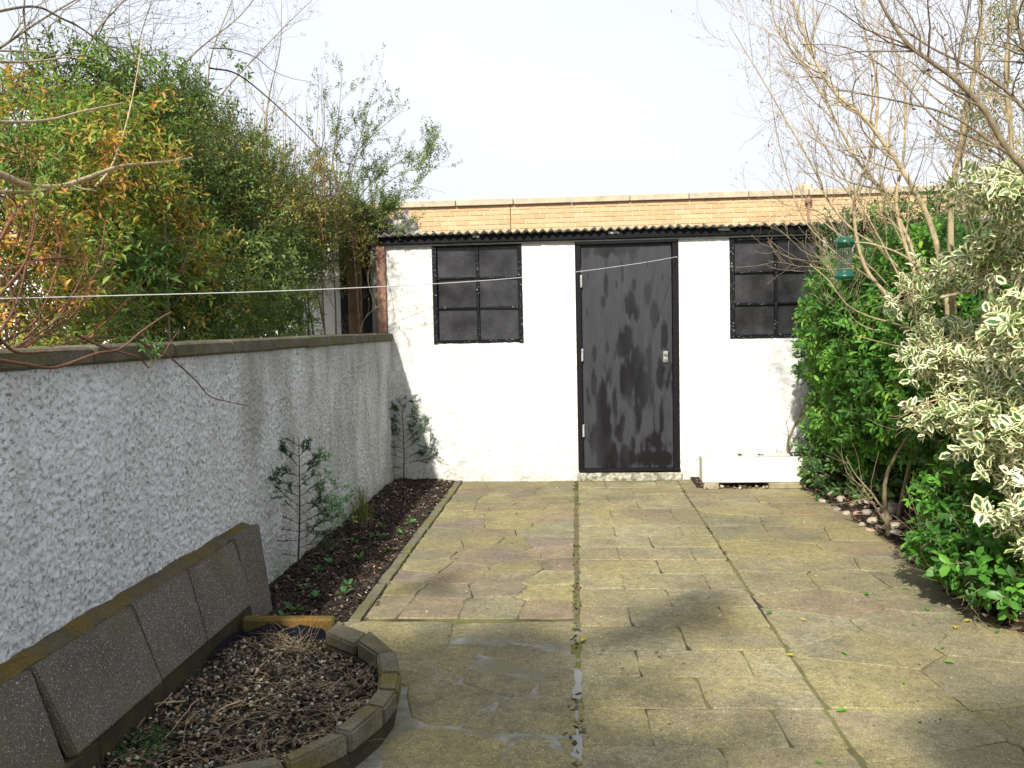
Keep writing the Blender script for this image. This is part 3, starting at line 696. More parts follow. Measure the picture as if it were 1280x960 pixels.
# corrugated roof
pitch = .0727; nx = int((SX1+.1-SX0+.12)/pitch*8); xs = np.linspace(SX0-.12, SX1+.1, nx); amp_ = .0115
roof = []
for yv, z in ((YB-.11, 2.192), (YB+2.9, 2.06)):
    for dz in (0, .007): roof.append(np.c_[xs, np.full(nx, yv)+.03*(vnoise(np.c_[xs, xs*0, xs*0], .55, 3)-.5), z+amp_*(.75+.5*vnoise(np.c_[xs, xs*0, xs*0], .3, 4))*np.sin(2*math.pi*xs/pitch)+dz+.012*(vnoise(np.c_[xs, xs*0, xs*0], .7, 5)-.5)])
V = np.concatenate(roof); i = np.arange(nx-1)
F = np.concatenate([np.stack([a+i, a+i+1, b+i+1, b+i], -1) for a, b in ((0, nx*2), (nx*3, nx), (nx, 0), (2*nx, 3*nx))])
put('corrugated_roof', mesh('corrugated_roof', V, F, M_CORR, True), shed)
# moss lumps on the eave
q = np.c_[NR.uniform(SX0, 2.3, 60), np.full(60, YB-.10), np.full(60, 2.208)]; q[:, 2] += amp_*np.sin(2*math.pi*q[:, 0]/pitch)-.006
scatter_pieces('eave_moss', q, [(1, 'chip', (.006, .02), .6, [(.05, .05, .03), (.1, .1, .05), (.16, .11, .06)])], shed)
# windows
def window(x0, x1, z0, z1, mull, rails):
    w = put('window', MB().box((x0-.004, YB+.06, z0), (x1+.004, YB+.09, z1)).mesh('window_back', M_BLACK), shed)
    t = .035; mb = MB()
    for a, b in (((x0-.006, YB-.012, z0-.006), (x0+t, YB+.05, z1)), ((x1-t, YB-.012, z0-.006), (x1+.006, YB+.05, z1)), ((x0+t, YB-.010, z0-.004), (x1-t, YB+.048, z0+t*.8)), ((x0+t, YB-.010, z1-t), (x1-t, YB+.048, z1-.001))): mb.box(a, b, .003)
    put('frame', mb.mesh('frame', M_FRAME, .004), w)
    put('mullion', MB().box((mull-.013, YB+.002, z0+t*.8), (mull+.013, YB+.04, z1-t), .002).mesh('mullion', M_FRAME, .004), w)
    for r in rails:
        for a, b in ((x0+t, mull-.013), (mull+.013, x1-t)):
            put('glazing_bar', MB().box((a, YB+.004, r-.009), (b, YB+.038, r+.009), .002).mesh('glazing_bar', M_FRAME, .003), w)
    zs = [z0+t*.8]+sorted(rails)+[z1-t]
    for (a, b) in ((x0+t, mull-.013), (mull+.013, x1-t)):
        for c, d in zip(zs[:-1], zs[1:]):
            k = R.uniform(-.004, .004); V = [(a, YB+.026+k, c), (b, YB+.026-k, c), (b, YB+.027-k, d), (a, YB+.027+k, d), (a, YB+.030+k, c), (b, YB+.030-k, c), (b, YB+.031-k, d), (a, YB+.031+k, d)]
            put('pane', MB().add(V, [(0, 1, 2, 3), (7, 6, 5, 4), (0, 4, 5, 1), (1, 5, 6, 2), (2, 6, 7, 3), (3, 7, 4, 0)]).mesh('pane', M_GLASS), w)
window(*WIN[0], -.862, [1.545, 1.812]); window(*WIN[1], 1.728, [1.525, 1.800])
# door
dx0, dx1, dz0, dz1 = DOOR[0]+.045, DOOR[1]-.05, .105, 2.075
fr = MB()
fr.box((DOOR[0]-.01, YB-.016, .08), (dx0-.004, YB+.07, 2.1), .002).box((dx1+.004, YB-.02, .08), (DOOR[1]+.008, YB+.07, 2.1), .002)
fr.box((DOOR[0]-.004, YB-.028, 2.072), (DOOR[1]+.004, YB+.07, 2.118), .002).box((DOOR[0]+.002, YB-.03, .072), (DOOR[1]+.012, YB+.07, .104), .003)
door = thing('door', (0, 0, 0)); door.name = 'door'
door.parent = shed; door.matrix_parent_inverse = Matrix.Translation(-Vector(shed.location))
def dput(name, me, **k):
    o = bpy.data.objects.new(name, me); o.parent = door; return link(o, None, **k)
dput('door_frame', fr.mesh('door_frame', M_BLACK, .004))
nx, nz = 110, 260; X, Z = np.meshgrid(np.linspace(dx0, dx1, nx), np.linspace(dz0, dz1, nz)); X = X.ravel(); Z = Z.ravel()
u = (X-dx0)/(dx1-dx0); v = (dz1-Z)/(dz1-dz0)
q = np.c_[X, Z*.25, np.zeros(len(X))]; w_ = fbm(q, .045, 3, 4)-.5; w2 = fbm(q, .16, 6, 3)-.5
STR = [(.27, .19, .035, .055), (.24, .25, .03, .03), (.06, .30, .02, .03), (.32, .34, .02, .04), (.39, .175, .018, .03), (.55, .285, .085, .065), (.46, .13, .012, .05), (.59, .18, .03, .03), (.74, .22, .06, .07),
       (.80, .31, .05, .08), (.13, .48, .03, .04), (.28, .46, .025, .03), (.44, .46, .05, .05), (.52, .42, .04, .07), (.62, .52, .11, .05), (.55, .60, .15, .09), (.60, .73, .06, .10), (.75, .50, .04, .09), (.72, .66, .07, .09), (.92, .42, .05, .06),
       (.88, .60, .07, .07), (.88, .74, .03, .08), (.22, .66, .05, .06), (.22, .80, .09, .14), (.12, .88, .10, .10), (.36, .73, .035, .09), (.40, .84, .06, .06), (.3, .95, .25, .07), (.75, .96, .3, .035), (.30, .01, .3, .038), (.8, .0, .4, .02), (.06, .0, .1, .05), (.62, .68, .12, .06), (.12, .62, .03, .06), (.9, .15, .02, .03)]
s = np.zeros(len(X))
for a, b, ra, rb in STR: s = np.maximum(s, 1.25-np.sqrt(((u-a)/(ra*1.1))**2+((v-b)/(rb*1.15))**2))
s = np.maximum(s, .35+0*s-np.abs(v-.9)*5)
patch = np.clip((s+w_*1.9+w2*.6-.22)*2.6, 0, 1)*np.clip(.8+w2*1.5, .55, 1)
V = np.c_[X, YB+.008+.004*(vnoise(q, .3, 2)-.5), Z]; i = np.arange(nz-1)[:, None]*nx+np.arange(nx-1)[None]; F = np.stack([i, i+1, i+1+nx, i+nx], -1).reshape(-1, 4)
dput('door_panel', mesh('door_panel', V, F, M_DOOR, True, {'patch': patch}))
dput('door_core', MB().box((dx0, YB+.014, dz0), (dx1, YB+.05, dz1)).mesh('door_core', M_BLACK))
for z in (1.755, 1.11, .44): dput('hinge', MB().box((dx0-.012, YB-.02, z-.055), (dx0+.006, YB+.004, z+.055)).tube([(dx0-.002, YB-.022, z-.05), (dx0-.002, YB-.022, z+.05)], .007, 6).mesh('hinge', M_FRAME if z < .3 else M_PUTTY, .001))
hx = P(832, 445, y=YB)
dput('door_handle', MB().box((hx[0]-.022, YB-.004, hx[2]-.055), (hx[0]+.022, YB+.008, hx[2]+.045)).box((hx[0]-.016, YB-.03, hx[2]+.012), (hx[0]+.018, YB-.004, hx[2]+.03)).tube([(hx[0], YB-.03, hx[2]-.028), (hx[0], YB+.0, hx[2]-.028)], .013, 10).mesh('door_handle', M_METAL, .002))

# rusty downpipe box at the shed's left corner and the neighbour's lean-to behind the wall
pk = lambda a, b, c: tuple(P(a, b, y=c))
bx('corner_post', (-1.755, 7.88, 1.339), (-1.678, 7.95, 2.17), M_RUST, None, .006, .003, label='rusty brown post at the left corner of the white outbuilding', cat='post')
nb = thing('neighbour_shed', (-3.5, 8.4, 0), 'neighbouring white shed with black sloping roof seen through the hedge', 'shed')
bx('wall', (-9.0, 8.5, -.1), (-2.05, 8.6, 2.15), M_WHITEP, nb, .004)
bx('wall_panel', (-1.86, 8.12, .5), (-1.735, 8.16, 2.2), M_GREYP, nb, .004, label='grey board panel beside the rusty post')
bx('batten', (-1.775, 8.09, .9), (-1.74, 8.118, 1.95), M_PUTTY, nb, .003)
bx('gate_post', (-2.06, 8.05, -.1), (-1.945, 8.17, 2.28), M_TIMBER, nb, .008, .004)
bx('gap_shade_sheet', (-2.2, 8.3, -.1), (-1.72, 8.34, 2.3), M_FELT, nb, .003)  # black sheet standing in for the shade in the gap beside the post
mb = MB(); a = P(432, 246, y=8.1); b = P(504, 300, y=8.1)
mb.add([(a[0], 8.0, a[2]-.10), (b[0], 8.0, b[2]-.10), (b[0], 8.0, b[2]+.03), (a[0], 8.0, a[2]+.05), (a[0], 9.9, a[2]-.10), (b[0], 9.9, b[2]-.10), (b[0], 9.9, b[2]+.03), (a[0], 9.9, a[2]+.05)], [(0, 1, 2, 3), (7, 6, 5, 4), (0, 4, 5, 1), (1, 5, 6, 2), (2, 6, 7, 3), (3, 7, 4, 0)])
put('roof', mb.mesh('roof', M_FELT, .01), nb)
mb = MB(); mb.add([(-4.2, 8.2, 2.0), (a[0]-.002, 8.2, a[2]-.08), (a[0]-.002, 8.2, a[2]+.05), (-4.2, 8.2, 2.12), (-4.2, 9.9, 2.0), (a[0]-.002, 9.9, a[2]-.08), (a[0]-.002, 9.9, a[2]+.05), (-4.2, 9.9, 2.12)], [(0, 1, 2, 3), (7, 6, 5, 4), (0, 4, 5, 1), (1, 5, 6, 2), (2, 6, 7, 3), (3, 7, 4, 0)])
put('roof', mb.mesh('roof_far', M_FELT, .01), nb)
# crumpled pale plastic on the roof corner
c = P(510, 277, y=8.3); nu = 26; U, Vv = np.meshgrid(np.linspace(-1, 1, nu), np.linspace(0, 1, nu)); U = U.ravel(); Vv = Vv.ravel()
wdt = .17*(1-Vv**1.5)+.015; V = np.c_[c[0]-.03+U*wdt+.05*Vv*-1, 8.35+.10*U**2, 2.2+Vv*.27]; nz_ = np.c_[vnoise(V, .05, 1), vnoise(V, .04, 2), vnoise(V, .05, 3)]-.5; V = V+nz_*.09
i = np.arange(nu-1)[:, None]*nu+np.arange(nu-1)[None]; F = np.stack([i, i+1, i+1+nu, i+nu], -1).reshape(-1, 4)
def m_pl():
    m = Mat('crumpled_polythene', .35, .5); n_ = m.noise(30, 4); m.col(m.mix(m.rng(n_, .35, .65), (.55, .5, .5), (.34, .27, .27))).bump(n_, .01, .6); return m.m
put('plastic_sheet', mesh('plastic_sheet', V, F, m_pl()), None, label='crumpled pale plastic sheet on the left corner of the roof', cat='plastic sheet')

# ------------------------------------------------------------------ brick building behind
YP = 14.4; BX0, BX1 = -3.7, 5.85; ZT = 1.37+(3.495-1.37)*.96
bb = thing('brick_building', (1, YP, 0), 'long flat roofed yellow brick building behind the white outbuilding', 'building')
bx('wall', (-12, YP+.006, -.1), (14, YP+.5, ZT-.10), M_BMORTAR, bb, 0)
bm_ = MB().box((-.1065, 0, -.0325), (.1065, .1, .0325)).mesh('brick', M_BRICK, .002)
course = .075; zc0 = ZT-.10-course*.5-.004
BC = [(.53, .365, .20), (.55, .38, .215), (.51, .345, .18), (.54, .375, .22), (.50, .33, .175)]
for r in range(7):
    x = BX0+(.1125 if r % 2 else 0)
    while x < BX1:
        if abs(x-(-1.015)) > .0 :
            o = bpy.data.objects.new('brick', bm_)
            o.location = (x, YP-.004+R.uniform(-.0015, .0015), zc0-r*course); link(o, bb)
            c = R.choice(BC); v = R.uniform(.9, 1.08); o.color = (c[0]*v, c[1]*v, c[2]*v, 1)
        x += .225
VV = []; FF = []; o_ = 0; bxv = [(-.1065, 0, -.0325), (.1065, 0, -.0325), (.1065, 0, .0325), (-.1065, 0, .0325), (-.1065, .02, -.0325), (.1065, .02, -.0325), (.1065, .02, .0325), (-.1065, .02, .0325)]
for r in range(44):
    x = -11.9+(.1125 if r % 2 else 0)+(BX0+11.9) % .225
    while x < 13.9:
        if not (r < 7 and BX0-.1 < x < BX1+.05):
            VV += [(x+a, YP-.004+b, zc0-r*course+c) for a, b, c in bxv]
            FF += [[o_+i for i in f] for f in ((0, 1, 2, 3), (0, 4, 5, 1), (1, 5, 6, 2), (2, 6, 7, 3), (3, 7, 4, 0))]; o_ += 8
        x += .225
M_B2 = m_flat('yellow_brick_rest', (.52, .385, .235), .85, .12, 3, .003)
put('brickwork', mesh('brickwork', VV, np.array([f for f in FF]), M_B2), bb, kind='stuff')
x = -12.
while x < 14: bx('coping_stone', (x+.004, YP-.06, ZT-.097), (x+.912, YP+.45, ZT+R.uniform(-.004, .004)), M_PCOPE, bb, .006, .002); x += .92
jx = P(638, 270, y=YP)[0]; bx('movement_joint', (jx-.008, YP-.012, 1.5), (jx+.008, YP+.004, ZT-.102), m_flat('joint_sealant', (.18, .12, .06), .9), bb, 0)
c = P(764, 243, y=YP+.6); bx('vent_cap', (c[0]-.09, YP+.5, ZT-.2), (c[0]+.09, YP+.62, ZT+.09), M_PCOPE, bb, .02, .01)
c = P(1004, 238, y=YP+.6); bx('vent_cap', (c[0]-.13, YP+.5, ZT-.2), (c[0]+.13, YP+.62, ZT+.17), M_PCOPE, bb, .03, .01)
c = P(1011, 260, y=YP-.06); pp = thing('flue_pipe', (c[0], YP-.05, 2.3), 'thin rusty pipe with a cowl rising against the yellow brick building', 'pipe')
put('pipe', MB().tube([(c[0], YP-.05, 1.9), (c[0], YP-.05, 3.18)], .02, 8).mesh('pipe', M_RUST, 0, True), pp)
put('cowl', MB().lathe([(.03, 3.18), (.06, 3.2), (.05, 3.26), (.01, 3.29)], (c[0], YP-.05, 0), 10).mesh('cowl', M_RUST, 0, True), pp)

# far house glimpsed through the top left foliage
def m_farbrick():
    m = Mat('orange_house_brick', .9, .2); x = m.nt.nodes.new('ShaderNodeTexBrick'); x.inputs['Scale'].default_value = 1
    x.inputs['Brick Width'].default_value = .225; x.inputs['Row Height'].default_value = .075; x.inputs['Mortar Size'].default_value = .008
    x.inputs['Color1'].default_value = (.30, .15, .06, 1); x.inputs['Color2'].default_value = (.22, .11, .05, 1); x.inputs['Mortar'].default_value = (.35, .28, .18, 1)
    mp = m.nt.nodes.new('ShaderNodeMapping'); mp.inputs['Rotation'].default_value = (math.pi/2, 0, 0); m.nt.links.new(m.pos, mp.inputs[0]); m.nt.links.new(mp.outputs[0], x.inputs['Vector']); m.col(x.outputs[0]); m.bump(x.outputs['Fac'], .01, -.5); return m.m
hs = thing('brick_house', (-12, 20, 0), 'orange brick house half hidden behind the tangled branches on the left', 'house')
bx('wall', (-22, 20, -.1), (-10.1, 27, 6.1), m_farbrick(), hs, 0)
V = [(-22.3, 19.7, 6.05), (-9.8, 19.7, 6.05), (-9.8, 27.3, 6.05), (-22.3, 27.3, 6.05), (-19, 23.5, 8.0), (-12.2, 23.5, 8.0)]
put('roof', MB().add(V, [(0, 3, 2, 1), (0, 1, 5, 4), (1, 2, 5), (2, 3, 4, 5), (3, 0, 4)]).mesh('roof', m_flat('clay_tile', (.2, .1, .06), .9, .3, 6, .01)), hs)
for px, py, w, h in ((38, 146, .5, .9), (139, 158, .35, .6), (30, 260, .6, .9)):
    c = P(px, py, y=19.97); w_ = put('window', MB().box((c[0]-w, 19.95, c[2]-h/2), (c[0]+w, 20.0, c[2]+h/2)).mesh('window', M_WHITEP), hs)
    for s_ in (-1, 1): put('pane', MB().box((c[0]+s_*w/2-w*.38, 19.94, c[2]-h*.4), (c[0]+s_*w/2+w*.38, 19.949, c[2]+h*.4)).mesh('pane', m_flat('sky_lit_glass', (.35, .4, .45), .1, .1, 3, 0, .6)), w_)

# old wall behind the right hand shrubs
rw = thing('side_wall', (2.95, 5, 0), 'old brown brick boundary wall behind the right hand shrubs', 'wall')
bx('wall_core', (2.93, 1.0, -.15), (3.1, 7.89, 1.52), m_flat('old_mortar', (.15, .12, .08), .95, .3), rw, 0)
VV = []; FF = []; o_ = 0
for r in range(21):
    yv = 1.05+(.1125 if r % 2 else 0)
    while yv < 7.8:
        k = R.uniform(-.003, .003); VV += [(2.922+k, yv-.105, r*.075-.03), (2.922+k, yv+.105, r*.075-.03), (2.922+k, yv+.105, r*.075+.034), (2.922+k, yv-.105, r*.075+.034), (2.935, yv-.105, r*.075-.03), (2.935, yv+.105, r*.075-.03), (2.935, yv+.105, r*.075+.034), (2.935, yv-.105, r*.075+.034)]
        FF += [[o_+i for i in f] for f in ((3, 2, 1, 0), (0, 1, 5, 4), (1, 2, 6, 5), (2, 3, 7, 6), (3, 0, 4, 7))]; o_ += 8; yv += .225
put('brickwork', mesh('brickwork', VV, np.array(FF), m_flat('old_brick', (.17, .095, .055), .95, .4, 4, .004)), rw, kind='stuff')

# ------------------------------------------------------------------ foliage machinery
def norm(a): return a/(np.linalg.norm(a, axis=-1, keepdims=True)+1e-9)
SHAPE = {  # along, across, lift ; last rows midrib. edge flag
 'small': (np.array([(0, 0, 0), (.45, .5, .12), (1, 0, -.05), (.45, -.5, .12)]), np.array([(0, 3, 2), (0, 2, 1)]), np.array([1, 1, 1, 1.])),
 'oval': (np.array([(0, 0, 0), (.3, .42, .07), (.7, .42, .05), (1, 0, -.12), (.7, -.42, .05), (.3, -.42, .07), (.33, 0, 0), (.7, 0, -.03)]),
          np.array([(0, 6, 1), (1, 6, 7), (1, 7, 2), (2, 7, 3), (0, 5, 6), (5, 7, 6), (5, 4, 7), (4, 3, 7)]), np.array([.6, 1, 1, 1, 1, 1, 0, 0.]))}
def leaf_verts(shape, Pp, D, N, L, Wd):
    T, F, E_ = SHAPE[shape]; D = norm(D); S = norm(np.cross(N, D)); N2 = np.cross(D, S)
    V = Pp[:, None]+D[:, None]*(T[None, :, 0, None]*L[:, None, None])+S[:, None]*(T[None, :, 1, None]*Wd[:, None, None])+N2[:, None]*(T[None, :, 2, None]*L[:, None, None])
    FF = F[None]+(np.arange(len(Pp))*len(T))[:, None, None]
    return V.reshape(-1, 3), FF.reshape(-1, 3), np.tile(E_, len(Pp))
def leaves(name, parent, leaf, shape, mat, single=0, lname='leaf', **k):
    """leaf = dict P,D,N,L,W,r ; the single largest-looking ones become objects of their own, the rest one mesh"""
    Pp, D, N, L, Wd, rr = (leaf[a] for a in ('P', 'D', 'N', 'L', 'W', 'r')); n_ = len(Pp)
    if single:
        x, y, dpt = proj(Pp); key = L*F0/np.maximum(dpt, .3)
        vis = (x > 0) & (x < W0) & (y > 0) & (y < H0)
        key = key*vis*(1+.8*np.clip(-norm(N)@np.array([.3, .8, -.2]), 0, 1))
        # bias to leaves at the camera side of the plant
        key = key*np.clip(1.6-(dpt-np.percentile(dpt, 5))*1.2, .1, 2); idx = np.argsort(-key)[:single]
        keep = np.ones(n_, bool); keep[idx] = False
        T, F, E_ = SHAPE[shape]; protos = []
        for q in range(10): protos.append(mesh(lname, np.c_[T[:, 0], T[:, 1]*.62*R.uniform(.85, 1.15), T[:, 2]*R.uniform(.4, 1.6)], F, mat, True, {'rnd': np.full(len(T), q/9.), 'edge': E_}))
        inv = Matrix.Translation(-Vector(parent.location)) if parent else Matrix()
        Dn = norm(D); S = norm(np.cross(N, Dn)); N2 = np.cross(Dn, S)
        for i in idx:
            o = bpy.data.objects.new(lname, protos[int(np.clip(rr[i]*9.99, 0, 9))]); l = L[i]
            m_ = Matrix(((Dn[i][0]*l, S[i][0]*l, N2[i][0]*l, Pp[i][0]), (Dn[i][1]*l, S[i][1]*l, N2[i][1]*l, Pp[i][1]), (Dn[i][2]*l, S[i][2]*l, N2[i][2]*l, Pp[i][2]), (0, 0, 0, 1)))
            o.parent = parent; o.matrix_parent_inverse = inv; o.matrix_basis = m_; COL.objects.link(o)
        Pp, D, N, L, Wd, rr = (a[keep] for a in (Pp, D, N, L, Wd, rr))
    V, F, E_ = leaf_verts(shape, Pp, D, N, L, Wd); nv = len(SHAPE[shape][0])
    return put(name, mesh(name, V, F, mat, shape != 'small', {'rnd': np.repeat(np.clip(rr, 0, 1), nv), 'edge': E_}), parent, kind='stuff', **k)
def rdir(n_): return norm(NR.standard_normal((n_, 3)))
def blob_points(blobs, n_, shell=.55, lump=.3, lsc=.35, gap=0., gsc=.25, seed=0):
    """points in lumpy ellipsoids (cx,cy,cz,rx,ry,rz); returns P and outward direction"""
    B = np.array(blobs, float); vol = (B[:, 3]*B[:, 4]*B[:, 5])**.8; ch = NR.choice(len(B), n_, p=vol/vol.sum())
    d = rdir(n_); r = (shell+(1-shell)*NR.random(n_))**.9; r = np.where(NR.random(n_) < .25, NR.random(n_)**.4, r)
    c = B[ch, :3]; ax = B[ch, 3:6]; surf = c+d*ax
    r = r*(1+lump*(fbm(surf, lsc, seed)-.5)*2)
    p = c+d*ax*r[:, None]; out = norm(d/ax)
    if gap: k = fbm(p, gsc, seed+50) > gap; p, out = p[k], out[k]
    return p, out
def shoots(p, out, per, slen, llen, lwid, up=.4, spread=.7, droop=0., seed=0, cl=.5, rbias=0., rs=.35):
    """a shoot at each point with per leaves along it -> leaf dict, shoot lines"""
    n_ = len(p); d = norm(out+np.array([0, 0, up])+NR.standard_normal((n_, 3))*spread)
    t = (np.arange(per)+.5)/per; base = p[:, None]+d[:, None]*(t[None, :, None]*slen*NR.uniform(.6, 1.2, n_)[:, None, None])
    ph = NR.uniform(0, 6.28, n_)[:, None]+np.arange(per)[None]*2.4
    a = norm(np.cross(d, [.2, .3, .9])); b = np.cross(d, a)
    ld = norm(d[:, None]*(.35+.5*t[None, :, None])+np.cos(ph)[..., None]*a[:, None]+np.sin(ph)[..., None]*b[:, None]+np.array([0, 0, -droop]))
    nrm = norm(d[:, None]*.6+np.array([0, 0, .7])+NR.standard_normal((n_, per, 3))*.35+np.array([-.12, -.3, 0]))
    L = llen*NR.uniform(.45, 1.3, (n_, per)); clump = fbm(p, rs, seed+77)
    r = np.clip(cl*(clump-.5)*2.4+.42+rbias+NR.normal(0, .16, n_), 0, 1)[:, None]+NR.normal(0, .1, (n_, per))
    return dict(P=base.reshape(-1, 3), D=ld.reshape(-1, 3), N=nrm.reshape(-1, 3), L=L.ravel(), W=(L*lwid).ravel(), r=np.clip(r.ravel(), 0, 1)), d
def shoot_lines(p, d, slen, r=.0015, frac=.3):
    out = []
    for i in np.nonzero(NR.random(len(p)) < frac)[0]:
        a = p[i]-d[i]*slen*.5; out.append((np.array([a, p[i], p[i]+d[i]*slen]), np.array([r*1.6, r*1.2, r*.5])))
    return out
def grow(start, d, L, r, lvl, out, tips, up=.15, wander=.25, kids=(4, 6), ang=.7, shrink=.6, seg=6, rmin=.0008, tip_ratio=.35, flat=None):
    pts = [np.array(start, float)]; d = np.array(d, float); d /= np.linalg.norm(d); dirs = [d]
    for k in range(seg):
        d = d+NR.standard_normal(3)*wander*.5+np.array([0, 0, up*.4]); d /= np.linalg.norm(d); pts.append(pts[-1]+d*L/seg); dirs.append(d)
    rad = np.linspace(r, max(rmin, r*tip_ratio), seg+1); out.append((np.array(pts), rad)); tips.append((pts[-1], d))
    if lvl > 0:
        for q in range(R.randint(*kids)):
            t = R.uniform(.25, 1.0)*seg; i = min(int(t), seg-1); p_ = pts[i]+(pts[i+1]-pts[i])*(t-i)
            s = norm(np.cross(dirs[i], NR.standard_normal(3))); nd = dirs[i]*math.cos(ang)+s*math.sin(ang)*R.uniform(.6, 1.2)
            grow(p_, nd, L*shrink*R.uniform(.6, 1.15), max(rmin, rad[i]*.6), lvl-1, out, tips, up, wander, kids, ang, shrink, seg, rmin, tip_ratio)
LO = [.15]
def along(pts, rad, lvl, out, tips, n_, L, **k):
    """traced branch with grown side twigs"""
    out.append((pts, rad)); T = norm(np.gradient(pts, axis=0))
    for q in range(n_):
        i = R.randint(int(len(pts)*k.pop('lo', .15)), len(pts)-1) if 'lo' in k else R.randint(int(len(pts)*LO[0]), len(pts)-1); s = norm(np.cross(T[i], NR.standard_normal(3)))
        grow(pts[i], T[i]*.75+s*R.uniform(.4, .9), L*R.uniform(.5, 1.2), max(.0012, float(rad[i])*.5), lvl, out, tips, **k)
def TR(l, **k): return spline([P(x, y, **k) for x, y in l], 6)
def TRv(l): # (px,py,Y)
    return spline([P(x, y, y=yy) for x, y, yy in l], 6)
def cat_leaf(*ds): return {k: np.concatenate([d[k] for d in ds]) for k in ds[0]}
# ---- left side, behind the garden wall
def stems_for(blobs, base_z, n_, r, mat, parent, name='stem', spread=.3, lvl=2):
    out, tips = [], []
    B = np.array(blobs)
    for q in range(n_):
        b = B[R.randrange(len(B))]; tgt = b[:3]+rdir(1)[0]*b[3:6]*.7; st = np.array([tgt[0]+R.uniform(-spread, spread), tgt[1]+R.uniform(-spread, spread), base_z])
        mid = (st+tgt)/2+NR.standard_normal(3)*.08; pts = spline([st, mid, tgt], 5); along(pts, np.linspace(r, r*.3, len(pts)), lvl-1, out, tips, 6, .4, up=.1)
    return put(name, tubes_mesh(name, out, mat), parent)
# dense small leaved hedge
hb = [(-2.45, 7.0, 1.75, .55, .95, .62), (-2.45, 6.0, 1.75, .55, .9, .62), (-2.5, 5.2, 1.75, .5, .7, .65), (-2.45, 7.7, 2.1, .35, .4, .28), (-2.6, 5.6, 2.3, .5, .8, .35), (-2.7, 6.6, 2.2, .6, .9, .42), (-2.3, 5.0, 1.5, .35, .6, .3), (-2.35, 6.2, 1.45, .4, .9, .25)]
hb[0] = (-2.5, 6.9, 1.8, .5, .85, .5)
hd = thing('evergreen_hedge', (-2.5, 6.3, 0), 'dense dark small leaved evergreen hedge overhanging the coping of the garden wall', 'hedge')
hb += [(-2.6, 6.4, 2.45, .5, .9, .4), (-2.4, 7.3, 2.2, .4, .7, .4), (-2.5, 7.3, 1.75, .35, .4, .4)]
p, o_ = blob_points(hb, 15000, .6, .5, .35, .43, .2, 1)
lf, dd = shoots(p, o_, 8, .14, .036, .40, up=.15, spread=.9, seed=2, cl=.9, rs=.22)
leaves('foliage', hd, lf, 'small', L_HEDGE)
put('twigs', tubes_mesh('twigs', shoot_lines(p, dd, .13, .0014, .16), B_GREY), hd)
stems_for(hb, .0, 16, .016, B_DARK, hd)
# olive toned airy upper growth
ob = [(-2.6, 6.6, 2.55, .5, .8, .38), (-2.3, 7.3, 2.45, .45, .7, .30), (-2.25, 7.9, 2.15, .35, .5, .42), (-2.7, 5.8, 2.5, .5, .7, .32), (-2.2, 6.4, 2.2, .3, .8, .25), (-1.95, 8.0, 2.3, .22, .25, .22)]
ol = thing('olive_shrub', (-2.4, 7.1, 0), 'olive and gold tinted shrub spilling over the top of the dark hedge', 'shrub')
ob += [(-2.75, 6.2, 2.85, .4, .7, .3), (-2.6, 7.2, 2.75, .4, .6, .25), (-2.5, 5.4, 2.3, .35, .6, .35)]
ob += [(-1.86, 7.85, 2.32, .16, .22, .14), (-1.95, 7.8, 2.1, .14, .2, .16)]
ob = [(a_, b_, c_-(.12 if c_ > 2.6 else 0), d_, e_, f_) for a_, b_, c_, d_, e_, f_ in ob]
p, o_ = blob_points(ob, 6500, .35, .6, .3, .45, .2, 3)
lf, dd = shoots(p, o_, 9, .16, .030, .36, up=.35, spread=.8, seed=5, cl=.7, rbias=.12)
leaves('foliage', ol, lf, 'small', L_OLIVE); put('twigs', tubes_mesh('twigs', shoot_lines(p, dd, .2, .0015, .5), B_RED), ol)
stems_for(ob, .2, 10, .012, B_GREY, ol)
# bronze / orange leaved shrub at left
bb_ = [(-2.35, 3.9, 1.75, .4, .7, .5), (-2.45, 4.6, 1.95, .45, .6, .55), (-2.5, 3.4, 2.0, .4, .6, .38), (-2.6, 4.6, 2.35, .4, .6, .30), (-2.7, 5.2, 2.55, .45, .6, .38), (-2.4, 4.2, 2.25, .4, .6, .3)]
br = thing('bronze_shrub', (-2.5, 4.3, 0), 'large shrub with green leaves turning bronze and orange above the near end of the wall', 'shrub')
bb_ += [(-2.2, 3.5, 1.5, .3, .5, .35), (-2.3, 4.9, 1.7, .35, .5, .4)]
p, o_ = blob_points(bb_, 4300, .45, .55, .35, .44, .22, 6)
lf, dd = shoots(p, o_, 10, .17, .048, .32, up=.2, spread=.9, droop=.25, seed=7, cl=.95, rs=.35, rbias=.02)
leaves('foliage', br, lf, 'small', L_ORANGE); put('twigs', tubes_mesh('twigs', shoot_lines(p, dd, .18, .0018, .35), B_RED), br)
stems_for(bb_, .2, 14, .016, B_GREY, br)
